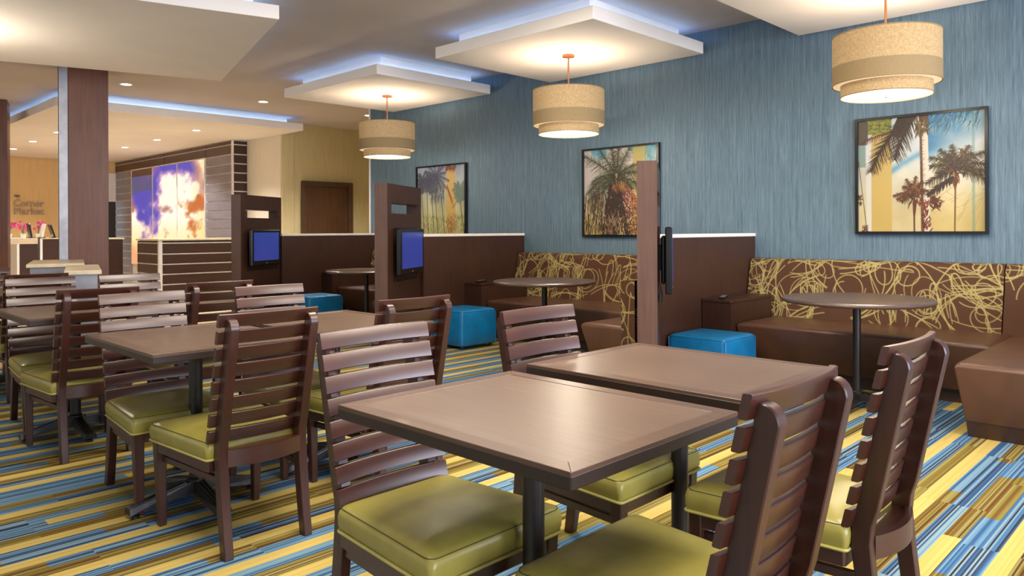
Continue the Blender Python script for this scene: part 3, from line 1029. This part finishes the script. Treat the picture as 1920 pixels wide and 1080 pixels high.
def art_mid():
    N = 280
    c = Canvas(N, N)
    n = fbm(N, N, 4, 5, 8)
    yy, xx = np.mgrid[0:N, 0:N] / float(N)
    lo, hi = np.array((188, 168, 96.)), np.array((204, 194, 186.))
    base = hi + (lo - hi) * np.clip((yy - 0.5) * 2.2, 0, 1)[..., None]
    bl = np.clip((n - 0.55) * 7, 0, 1) * (yy < 0.5)
    c.a = base + (np.array((96, 160, 176.)) - base) * bl[..., None] + (n - .5)[..., None] * 36
    c.rect(0.68, 0.87, 0, 1, (188, 164, 82), 0.85)
    c.rect(0.84, 1.0, 0, 0.2, (70, 156, 180), 0.6)
    c.strokes(40, .8, 1.0, .1, .22, (.0, .03), (-.1, -.04), .005, [(214, 214, 200), (60, 140, 170), (150, 140, 70)])
    dk, gr, gl, rd = (44, 32, 22), (52, 62, 34), (92, 104, 56), (112, 44, 34)
    ctr = (0.455, 0.33)
    for ang, ln, dr_, lf in ((146, .52, 6, .14), (122, .40, 6, .12), (100, .36, 0, .11), (84, .38, 0, .12), (66, .40, 12, .11), (40, .30, 30, .09), (22, .36, 36, .10), (-4, .34, 36, .10), (160, .36, 60, .10), (176, .46, 58, .13), (196, .48, 40, .14), (214, .46, 26, .14), (-20, .26, 30, .08)):
        c.leaf(ctr, ang, ln, dr_, lf, [dk, gr, dk, gl], 44, 0.006)
    c.strokes(320, .0, .45, .5, .92, (-.03, .02), (.06, .2), .008, [dk, dk, (70, 42, 32), (150, 128, 70), (84, 60, 40)])
    # hanging thatch, dark on the left and red on the right
    for k in range(700):
        v = random.uniform(.40, 1.02)
        t_ = (v - .40) / .6
        x = random.uniform(.36 - .12 * t_, .50 + .14 * t_)
        c.line((x, v), (x + random.uniform(-.02, .02), v + random.uniform(.02, .07)), .016, random.choice([dk, (52, 32, 26), (62, 34, 28), (40, 26, 22)]), .006)
    for k in range(800):
        v = random.uniform(.41, 1.02)
        t_ = (v - .41) / .59
        x = random.uniform(.50 + .13 * t_, .56 + .40 * t_ ** .7)
        sh = (x - (.50 + .13 * t_)) / max(.02, .06 + .40 * t_ ** .7 - .13 * t_)
        col_ = (76, 34, 30) if random.random() > sh + .15 else random.choice([(128, 52, 38), (152, 72, 46), (110, 44, 34), (176, 104, 60)])
        c.line((x, v), (x + random.uniform(-.012, .02), v + random.uniform(.008, .03)), .011, col_, .003)
    c.strokes(120, .40, .58, .38, .47, (-.01, .03), (.02, .06), .009, [(170, 126, 66), (120, 80, 44), (90, 54, 36)])
    c.strokes(90, .30, .52, .78, 1.0, (-.06, .06), (-.10, -.02), .005, [(180, 156, 104), (120, 70, 48), (206, 186, 140)])
    c.strokes(60, .40, .51, .29, .40, (-.03, .03), (-.03, .03), .014, [(50, 40, 26), (70, 54, 32), dk])
    c.line((.455, .30), (.46, .33), .03, (150, 140, 84), .02)
    return c


def art_far():
    N = 220
    c = Canvas(N, N)
    n = fbm(N, N, 4, 5, 15)
    yy, xx = np.mgrid[0:N, 0:N] / float(N)
    hi, lo = np.array((158, 170, 190.)), np.array((190, 186, 126.))
    base = hi + (lo - hi) * np.clip(yy * 1.25, 0, 1)[..., None]
    c.a = base + (n - .5)[..., None] * 80
    c.rect(0.62, 0.80, 0.05, 1, (204, 166, 88), 0.85)
    dk, d2 = (66, 70, 92), (92, 98, 110)
    for x0, d_ in ((0.08, .06), (0.20, .03), (0.30, .05), (0.36, .08), (0.48, .1), (0.84, .14)):
        c.line((x0, 0.25), (x0 + d_, 1.0), 0.010, (74, 76, 70), 0.013)
    for ctr, rad, cs in (((0.10, 0.20), 0.17, [dk, d2]), ((0.40, 0.14), 0.26, [dk, dk, d2, (104, 84, 100)]), ((0.30, 0.22), 0.16, [dk, d2]), ((0.90, 0.36), 0.16, [(96, 118, 112), (120, 136, 110)])):
        for k in range(15):
            c.leaf(ctr, k * 24 + random.uniform(-8, 8), rad * random.uniform(.8, 1.1), 25, 0.06, cs, 20, 0.008)
    c.strokes(160, .28, .56, .25, .46, (-.02, .02), (.04, .12), .007, [dk, d2, (110, 116, 120)])
    c.strokes(240, 0, 1, .72, .98, (-.02, .02), (-.06, -.02), .009, [(112, 120, 78), (140, 142, 92), (78, 88, 78), (170, 166, 110)])
    c.strokes(60, .62, .8, .7, .95, (-.01, .01), (-.06, -.02), .01, [(160, 96, 56), (140, 84, 50)])
    for k in range(3):
        c.line((0.63, 0.28 + k * .02), (0.74, 0.5 + k * .03), 0.02, (146, 92, 52), 0.008)
    c.line((0.74, 0.60), (0.84, 0.50), 0.012, (110, 70, 46), 0.006)
    c.strokes(50, .6, .8, -.02, .06, (-.03, .03), (.0, .06), .02, [(106, 66, 58), (130, 84, 60)])
    c.rect(0, 1, 0.955, 1, (190, 182, 100), 0.6)
    return c


for y_l, y_r, z0, z1, art, lab in ((2.350, 1.378, 1.172, 2.144, art_near, 'framed palm tree print nearest the camera, under the largest pendant lamp'),
                                   (5.320, 4.306, 1.141, 2.12, art_mid, 'framed print of one big palm, half covered by a wood panel'),
                                   (8.314, 7.274, 1.12, 2.109, art_far, 'farthest framed print of pale blue palm trees')):
    p = thing('palm_picture', lab, 'picture', (WALL_X - 0.002, (y_l + y_r) / 2, z0), 0, 'framed palm prints on the blue wall')
    hw, hh, b_ = (y_l - y_r) / 2, z1 - z0, 0.022
    MB().box(-0.04, 0, -hw, hw, 0, b_).box(-0.04, 0, -hw, hw, hh - b_, hh).box(-0.04, 0, -hw, -hw + b_, b_, hh - b_).box(-0.04, 0, hw - b_, hw, b_, hh - b_).obj('frame', 'black_plastic', p)
    MB().box(-0.016, -0.002, -hw + b_, hw - b_, b_, hh - b_).obj('backing', 'white_paint', p)
    print_obj('print', art(), (-0.02, hw - b_, hh - b_), (0, -2 * (hw - b_), 0), (0, 0, -(hh - 2 * b_)), 'print', p)


# ================================================================== DINING CHAIRS
def slat_y(z):
    return -0.222 - (z - 0.47) * 0.2118


def make_chair():
    c = thing('dining_chair', 'x', 'chair', (0, 0, 0), 0, 'slat back dining chairs')
    # rear posts run from floor to top
    prof = [(-0.262, 0), (-0.240, 0.12), (-0.222, 0.25), (-0.208, 0.36), (-0.210, 0.42), (-0.222, 0.47), (-0.312, 0.895), (-0.322, 0.8965), (-0.332, 0.8955), (-0.341, 0.891), (-0.349, 0.883), (-0.354, 0.873), (-0.3565, 0.862), (-0.3565, 0.855),
            (-0.276, 0.475), (-0.262, 0.43), (-0.258, 0.38), (-0.268, 0.27), (-0.284, 0.13), (-0.302, 0)]
    for sx in (-1, 1):
        MB().prism(prof, sx * 0.163 - 0.018, sx * 0.163 + 0.018, 'x').obj('back_post', 'post_wood', c, bevel=0.003, smooth=True)
    # eight bowed slats
    for k in range(8):
        z0 = 0.421 + k * 0.0635
        z1 = z0 + 0.0495
        N = 10
        R = []
        for i in range(N + 1):
            x = -0.203 + 0.406 * i / N
            bow = -0.021 * (1 - (x / 0.203) ** 2)
            e = 0.0 if 0 < i < N else 0.0
            a, b = slat_y(z0) + bow + 0.001, slat_y(z1) + bow + 0.001
            q = 0.0025
            R.append([(x, a + q, z0), (x, a + 0.02 - q, z0), (x, a + 0.02, z0 + q), (x, b + 0.02, z1 - q), (x, b + 0.02 - q, z1), (x, b + q, z1), (x, b, z1 - q), (x, a, z0 + q)])
        MB().rings(R).obj('slat', 'chair_wood', c, smooth=True)
    # bowed rear rail with a small shelf behind the seat
    R, Q = [], []
    for i in range(11):
        x = -0.150 + 0.30 * i / 10
        bow = -0.032 * (1 - (x / 0.15) ** 2)
        R.append([(x, -0.262 + bow, 0.335), (x, -0.242 + bow, 0.335), (x, -0.242 + bow, 0.398), (x, -0.262 + bow, 0.398)])
        Q.append([(x, -0.245 + bow, 0.384), (x, -0.19, 0.384), (x, -0.19, 0.394), (x, -0.245 + bow, 0.394)])
    MB().rings(R).obj('rear_rail', 'chair_wood', c, smooth=True)
    MB().rings(Q).obj('rear_shelf', 'chair_wood', c)
    for sx in (-1, 1):
        MB().taper((sx * 0.205, 0.232, 0), 0.030, 0.030, (sx * 0.212, 0.236, 0.352), 0.043, 0.043).obj('front_leg', 'post_wood', c, bevel=0.003)
        st = MB().hexa([(sx * 0.20 - 0.009, 0.215, 0.268), (sx * 0.20 + 0.009, 0.215, 0.268), (sx * 0.163 + 0.009, -0.225, 0.268), (sx * 0.163 - 0.009, -0.225, 0.268),
                        (sx * 0.20 - 0.009, 0.215, 0.294), (sx * 0.20 + 0.009, 0.215, 0.294), (sx * 0.163 + 0.009, -0.225, 0.294), (sx * 0.163 - 0.009, -0.225, 0.294)])
        st.obj('stretcher', 'chair_wood', c, bevel=0.002)
    o = rrect(0.40, 0.462, -0.20, 0.252, 0.006, 1)
    MB().rings([[(u, v, 0.312) for u, v in o], [(u, v, 0.357) for u, v in o]]).obj('seat_frame', 'chair_wood', c)
    R = []
    for z, ins, rr in ((0.356, 0.004, 0.012), (0.375, -0.002, 0.014), (0.40, -0.004, 0.018), (0.418, -0.001, 0.022), (0.426, 0.006, 0.026), (0.4335, 0.022, 0.032), (0.440, 0.055, 0.04), (0.446, 0.11, 0.04), (0.448, 0.16, 0.03)):
        R.append([(u, v, z) for u, v in rrect(0.41 - 2 * ins, 0.484 - 2 * ins, -0.205 + ins, 0.264 - ins, rr, 5)])
    cu = MB().rings(R).obj('seat_cushion', 'green_vinyl', c, smooth=True)
    MB().tube([(u, v, 0.358) for u, v in rrect(0.412, 0.486, -0.205, 0.266, 0.014, 4)], 0.0048, 6, True).obj('piping', 'green_piping', cu, smooth=True)
    MB().tube([(u, v, 0.4235) for u, v in rrect(0.405, 0.479, -0.2025, 0.2615, 0.026, 5)], 0.0014, 5, True).obj('stitching', 'stitch_thread', cu)
    return c


chair = make_chair()
PI = math.pi
CH = [  # x, y, facing (0 = +Y, PI = -Y), label
    (1.385, 1.66, PI, 'big foreground chair seen from the front with olive seat under the nearest square table'),
    (1.49, 0.96, 0, 'chair with its back to the camera at the nearest table, cut by the lower edge'),
    (2.155, 1.665, PI, 'chair behind the table pair with only three slats above the tabletop'),
    (2.25, 0.965, 0, 'rightmost dining chair, seen from behind beside the brown bench'),
    (1.375, 3.63, PI, 'chair facing the camera at the left square table with the column right of its seat'),
    (1.40, 2.98, 0, 'whole chair seen from behind at the left square table'),
    (2.04, 3.60, PI, 'chair showing two pale slats just left of the dark blue ottoman'),
    (2.12, 3.0, 0, 'chair seen from behind just left of the blue cube ottoman in mid room'),
    (1.36, 5.43, PI, 'chair facing the camera at the far left table below the counter'),
    (1.32, 4.72, 0, 'chair seen from behind at the far left table with olive seat'),
    (1.90, 5.38, PI, 'chair with pale slats in front of the striped reception wall'),
    (2.0, 4.74, 0, 'chair seen from behind in front of the reception desk strips'),
    (1.46, 6.57, 0, 'leftmost chair seen from behind, cut by the left picture edge'),
    (1.36, 7.28, PI, 'chair of which only a slat end shows at the left picture edge'),
]
for k, (x, y, rz, lab) in enumerate(CH):
    if k == 0:
        chair.location, chair.rotation_euler = (x, y, 0), (0, 0, rz)
        tag(chair, lab)
    else:
        dup(chair, (x, y, 0), rz, lab)

# ================================================================== SQUARE TABLES
tb = thing('dining_table', 'nearest square dark dining table with olive chairs around it', 'table', (1.445, 1.34, 0), 0, 'square dining tables')
hx, hy, bw = 0.335, 0.41, 0.05
MB().box(-hx, hx, -hy, hy, 0.712, 0.742).obj('tabletop', 'table_edge', tb, bevel=0.003)
MB().box(-hx + bw, hx - bw, -hy + bw, hy - bw, 0.740, 0.7488).obj('inlay', 'table_laminate', tb)
for a, b in (((-hx, -hy), (hx, -hy)), ((hx, -hy), (hx, hy)), ((hx, hy), (-hx, hy)), ((-hx, hy), (-hx, -hy))):
    def inn(p): return (p[0] - math.copysign(bw - 0.0012, p[0]), p[1] - math.copysign(bw - 0.0012, p[1]))
    def out(p): return (p[0] - math.copysign(0.001, p[0]), p[1] - math.copysign(0.001, p[1]))
    q = [out(a), out(b), inn(b), inn(a)]
    MB().rings([[(u, v, 0.739) for u, v in q], [(u, v, 0.750) for u, v in q]]).obj('border', 'table_border', tb, bevel=0.0012)
MB().lathe([(0, 0.05), (0.04, 0.05), (0.04, 0.11), (0.029, 0.12), (0.029, 0.69), (0.11, 0.70), (0.11, 0.712), (0, 0.712)], 24).obj('column', 'black_metal', tb, smooth=True)
feet(tb, 0.29, 0.03)
for (x, y, lab) in ((2.24, 1.39, 'square dark dining table standing just behind the nearest one'),
                    (1.405, 3.375, 'square dark dining table at the left, between two facing chairs'),
                    (2.14, 3.40, 'square table reflecting yellow wall behind the left table'),
                    (1.38, 5.06, 'square dark dining table at the far left with a slim lit edge'),
                    (2.06, 5.06, 'square table hidden behind pale chair slats in front of reception'),
                    (1.42, 6.93, 'square table behind the leftmost chair at the picture edge')):
    dup(tb, (x, y, 0), 0, lab)

# ================================================================== LEFT SIDE: COLUMNS, COUNTERS
RZ = math.radians(-15.5)
c1 = thing('wood_column', 'tall wood clad column with a grey metal edge under the big ceiling panel', 'column', (2.49, 9.75, 0), RZ, 'wood clad columns')
MB().box(0.10, 0.51, 0, 0.5, 0, CEIL - 0.002).obj('wood_cladding', 'column_wood', c1, bevel=0.003)
MB().box(0.005, 0.098, 0.004, 0.5, 0, CEIL - 0.002).obj('metal_edge', 'grey_metal', c1, bevel=0.003)
MB().box(0.0, 0.005, 0.004, 0.5, 0, CEIL - 0.002).obj('dark_edge_strip', 'black_plastic', c1)  # thin black strip down the column's left side
c2 = thing('wood_column', 'wood clad column cut by the left picture edge', 'column', (2.07, 13.2, 0), RZ, 'wood clad columns')
MB().box(0.0, 0.62, 0, 0.5, 0, CEIL - 0.002).obj('wood_cladding', 'column_wood', c2, bevel=0.003)
MB().box(0.0, 0.62, -0.004, 0.0, 0.0, 0.12).obj('base_board', 'black_plastic', c2)

for (nm, lab, loc, L, Wd) in (('work_counter', 'narrow stone topped counter in front of the wood column', (1.79, 6.86, 0), 1.25, 0.27),
                              ('work_counter', 'stone topped counter farther left behind the leftmost chair', (1.90, 8.55, 0), 1.3, 0.50)):
    k = thing(nm, lab, 'counter', loc, RZ, 'stone topped counters by the column')
    MB().box(0, Wd, 0, L, 0.865, 0.90).obj('top', 'counter_stone', k, bevel=0.004)
    MB().box(0.03, Wd - 0.03, 0.06, 0.09, 0, 0.865).obj('end_panel', 'grey_metal', k)
    MB().box(0.03, Wd - 0.03, L - 0.09, L - 0.06, 0, 0.865).obj('end_panel', 'grey_metal', k)
    MB().box(0.03, 0.05, 0.09, L - 0.09, 0.55, 0.865).obj('modesty_panel', 'panel_wood_x', k)

# ================================================================== RECEPTION
# feature wall: laminate boards between metal strips
fw = struct('wall_feature', MB().box(6.42, 6.70, 13.70, 20.14, 0, 2.945), 'strip_metal')


def board(y0, y1, z0, z1, par=fw, mat='panel_wood'):
    MB().box(6.40, 6.425, y0 + 0.012, y1 - 0.012, z0 + 0.012, z1 - 0.012).obj('board', mat, par)


for y0, y1 in ((13.70, 14.84), (14.84, 17.0), (17.0, 20.14)):
    board(y0, y1, 2.865, 2.945)
    board(y0, y1, 2.68, 2.865)
z = 2.68
while z > 0.1:
    z0 = max(0.0, z - 0.176)
    board(18.99, 20.14, z0, z, fw, 'grey_laminate')
    board(13.70, 14.84, z0, z, fw, 'grey_laminate')
    MB().box(6.425, 6.695, 13.68, 13.705, z0 + 0.012, z - 0.012).obj('board', 'panel_wood_x', fw)
    z = z0
for z0, z1 in ((2.865, 2.945), (2.68, 2.865)):
    MB().box(6.425, 6.695, 13.68, 13.705, z0 + 0.012, z1 - 0.012).obj('board', 'panel_wood_x', fw)
MB().box(6.395, 6.43, 13.675, 13.71, 0, 2.945).obj('corner_strip', 'strip_metal', fw)

lb_ = thing('cloud_lightbox', 'backlit picture of purple and orange sunset clouds on the reception wall', 'lightbox', (6.41, 14.85, 0.44))


def clouds():
    h, w = 230, 400
    c = Canvas(w, h)
    n = fbm(h, w, 4, 6, 21); n2 = fbm(h, w, 6, 6, 33); n3 = fbm(h, w, 9, 5, 5)
    yy, xx = np.mgrid[0:h, 0:w]; yy = yy / h; xx = xx / w
    mixc = lambda p, q, f: p + (np.array(q, float) - p) * np.clip(f, 0, 1)[..., None]
    a = np.zeros((h, w, 3)) + np.array((76, 72, 176.))
    a = mixc(a, (120, 84, 170), (n2 - 0.5) * 4 + 0.3)
    a = mixc(a, (236, 140, 70), (xx - 0.74) * 5 + (n - .5) * 3)
    body = (n - 0.5) * 5.5 + (n3 - .5) * 2.0 + (yy - (0.74 - 0.95 * xx)) * 2.6 + 0.0
    a = mixc(a, (200, 150, 190), body + 0.75)
    a = mixc(a, (255, 246, 226), body * 1.6)
    a = mixc(a, (255, 228, 150), (yy - 0.52) * 3.5 * np.clip(body + .4, 0, 1))
    a = mixc(a, (255, 216, 120), (xx - 0.82) * 4 * (n3 + .3))
    blob = np.exp(-(((xx - 0.80) / 0.17) ** 2 + ((yy - 0.38) / 0.10) ** 2)) + 0.85 * np.exp(-(((xx - 0.52) / 0.15) ** 2 + ((yy - 0.46) / 0.07) ** 2)) + 0.7 * np.exp(-(((xx - 0.76) / 0.07) ** 2 + ((yy - 0.16) / 0.08) ** 2))
    a = mixc(a, (196, 104, 44), (blob - 0.42 + (n2 - .5) * 2.8) * 3.0 * (xx > 0.62) * 0.85)
    a = mixc(a, (166, 104, 96), (blob - 0.38 + (n2 - .5) * 2.8) * 2.6 * (xx <= 0.62) * 0.85)
    low = np.clip((yy - 0.74) * 6, 0, 1) * np.clip(1 - xx * 3.0, 0, 1)
    a = mixc(a, (246, 166, 116), low * 1.4)
    dk = (xx < 0.325) & (yy < 0.20 + 0.12 * n) & (yy > 0.07)  # grey reflection near the top of the first pane, painted into the print
    a[dk] = a[dk] * 0.35 + np.array((84, 80, 92.)) * 0.65
    a[(xx < 0.325) & (yy <= 0.07)] = (74, 44, 34)
    c.a = a
    return c


cl = clouds()
edges = [18.97, 17.64, 16.25, 14.86]
for k in range(3):
    ya, yb = edges[k] - 0.02, edges[k + 1] + 0.02
    x0, x1 = int((18.97 - ya) / 4.11 * cl.w), int((18.97 - yb) / 4.11 * cl.w)
    sub = Canvas(x1 - x0, cl.h)
    sub.a = cl.a[:, x0:x1]
    print_obj('pane', sub, (-0.022, ya - 14.85, 2.23), (0, yb - ya, 0), (0, 0, -2.22), 'cloud_print', lb_)
for y in edges:
    MB().box(-0.03, 0.012, y - 14.85 - 0.018, y - 14.85 + 0.018, 0, 2.24).obj('divider', 'strip_metal', lb_)
MB().box(-0.03, 0.012, 0.01, 4.12, 2.225, 2.25).obj('frame_rail', 'strip_metal', lb_)
MB().box(-0.03, 0.012, 0.01, 4.12, 0.0, 0.02).obj('frame_rail', 'strip_metal', lb_)
MB().box(-0.018, 0.008, 0.01, 4.12, 0.02, 2.22).obj('backing', 'white_paint', lb_)
me = text_mesh('en', 0.22, 0.002)
me.materials.append(MATS['letter_pale'])
eo = bpy.data.objects.new('lettering', me)
COL.objects.link(eo)
eo.parent = lb_
eo.matrix_local = Matrix.Translation((-0.0245, 15.98 - 14.85, 1.24)) @ Matrix(((0, 0, -1, 0), (-1, 0, 0, 0), (0, 1, 0, 0), (0, 0, 0, 1)))

# reception desk
dk = thing('reception_desk', 'dark reception desk with thin metal strips and pale top', 'desk', (4.56, 12.33, 0))
MB().box(0.025, 2.1, 0.025, 0.95, 0, 1.07).obj('body', 'black_plastic', dk)
MB().box(-0.02, 2.12, -0.02, 0.97, 1.07, 1.10).obj('top', 'counter_stone', dk, bevel=0.004)
zs = [0.0, 0.20, 0.365, 0.53, 0.69, 0.855, 1.03, 1.07]
for a, b in zip(zs, zs[1:]):
    MB().box(0.05, 2.1, 0.0, 0.026, a + 0.009, b - 0.009).obj('board', 'panel_wood_x', dk)
    MB().box(0.0, 0.026, 0.05, 0.95, a + 0.009, b - 0.009).obj('board', 'panel_wood_x', dk)
    if b < 1.06:
        MB().box(0.026, 2.1, 0.006, 0.03, b - 0.009, b + 0.009).obj('metal_strip', 'strip_metal', dk)
        MB().box(0.006, 0.03, 0.026, 0.95, b - 0.009, b + 0.009).obj('metal_strip', 'strip_metal', dk)
MB().box(-0.004, 0.05, -0.004, 0.05, 0, 1.07).obj('corner_strip', 'strip_metal', dk)

pd = thing('check_in_pod', 'plain brown check-in pod left of the striped desk', 'desk', (4.38, 14.5, 0))
MB().box(0, 0.35, 0, 0.6, 0, 1.08).obj('body', 'panel_wood_x', pd)
MB().box(-0.02, 0.37, -0.02, 0.62, 1.08, 1.105).obj('top', 'counter_stone', pd, bevel=0.003)

# market counters, flowers and screens
for x0, x1, lab in ((3.30, 3.86, 'low market counter with wood front and white edge, left'), (3.90, 4.50, 'market counter with wood front beside the column')):
    k = thing('market_counter', lab, 'counter', (x0, 16.5, 0), 0, 'market counters')
    MB().box(0.26 if x0 < 3.5 else 0.04, x1 - x0, 0.0, 0.5, 0, 0.99 if x0 < 3.5 else 1.08).obj('front', 'panel_wood_x', k)
    MB().box(0.0, x1 - x0, -0.01, 0.5, 0.99 if x0 < 3.5 else 1.08, 1.105).obj('top', 'counter_stone', k, bevel=0.003)
    MB().box(0.22 if x0 < 3.5 else 0.0, 0.26 if x0 < 3.5 else 0.04, -0.01, 0.5, 0, 0.99 if x0 < 3.5 else 1.08).obj('white_edge', 'white_paint', k)


def orchid(loc, n, spread, label, seed):
    r = random.Random(seed)
    o = thing('potted_orchid', label, 'plant', loc, 0, 'pink orchids on the market counters')
    MB().lathe([(0, 0), (0.045, 0), (0.06, 0.08), (0.055, 0.08), (0.05, 0.07), (0, 0.07)], 16).obj('pot', 'pot_white', o, smooth=True)
    for k in range(n):
        a = r.uniform(0, 6.28); rr = spread * r.uniform(0.2, 1)
        top = (rr * math.cos(a), rr * math.sin(a) * 0.6, r.uniform(0.14, 0.30))
        MB().tube([(0, 0, 0.07), (top[0] * 0.4, top[1] * 0.4, top[2] * 0.8), top], 0.004, 5).obj('stem', 'leaf_green', o)
        fl_ = MB()
        for q in range(5):
            b = q * 6.283 / 5 + r.random()
            d = Vector((math.cos(b), -0.35, math.sin(b)))
            s = Vector((-math.sin(b), 0, math.cos(b)))
            p = Vector(top)
            L = r.uniform(0.03, 0.045)
            fl_.add([p, p + d * L * 0.6 + s * L * 0.4, p + d * L, p + d * L * 0.6 - s * L * 0.4, p + d * L * 0.5 + Vector((0, 0.012, 0))], [(0, 1, 2, 3), (0, 1, 4), (1, 2, 4), (2, 3, 4), (3, 0, 4)])
        fl_.obj('blossom', 'petal_pink', o)
    return o


orchid((3.46, 16.84, 1.105), 16, 0.13, 'fullest pink orchid at the left end of the market counter', 1)
orchid((3.70, 16.86, 1.105), 8, 0.075, 'pink orchid behind the dark tablet stand', 2)
orchid((3.95, 16.84, 1.105), 8, 0.10, 'pink orchid beside the pale tablet stand', 3)
for x, mt, lab, tl in ((3.76, 'black_plastic', 'dark tablet on a stand between two orchids', -0.15), (3.93, 'cap_white', 'pale tablet on a stand on the market counter', 0.2), (4.15, 'black_plastic', 'dark tablet on a stand next to the column', -0.3)):
    k = thing('tablet_stand', lab, 'tablet', (x, 16.56, 1.105), 0, 'tablets on the market counters')
    MB().box(-0.07, 0.07, -0.05, 0.05, 0, 0.012).obj('base', 'black_plastic', k)
    sc = MB().box(-0.016, 0.016, -0.09, 0.09, 0.01, 0.27)
    sc.xform(Matrix.Rotation(tl, 4, 'Y')).obj('tablet', mt, k, bevel=0.003)

# wall lettering
sg = thing('wall_sign', 'raised metal lettering reading the Corner Market on the tan wall', 'sign', (4.235, 20.14, 1.62))
for body, size, x, z, mt in (('Corner', 0.235, 0.0, 0.185, 'letter_metal'), ('Market', 0.235, 0.0, 0.0, 'letter_metal'), ('the', 0.085, 0.015, 0.405, 'letter_dark')):
    me = text_mesh(body, size, 0.012)
    me.materials.append(MATS[mt])
    o = bpy.data.objects.new('lettering', me)
    COL.objects.link(o)
    o.parent = sg
    xs_ = [v.co.x for v in me.vertices]
    s_ = 0.60 / (max(xs_) - min(xs_)) if body != 'the' else 1.0
    o.matrix_local = Matrix.Translation((x, -0.012, z)) @ Matrix.Rotation(math.radians(90), 4, 'X') @ Matrix.Diagonal((s_, 1, 1, 1))
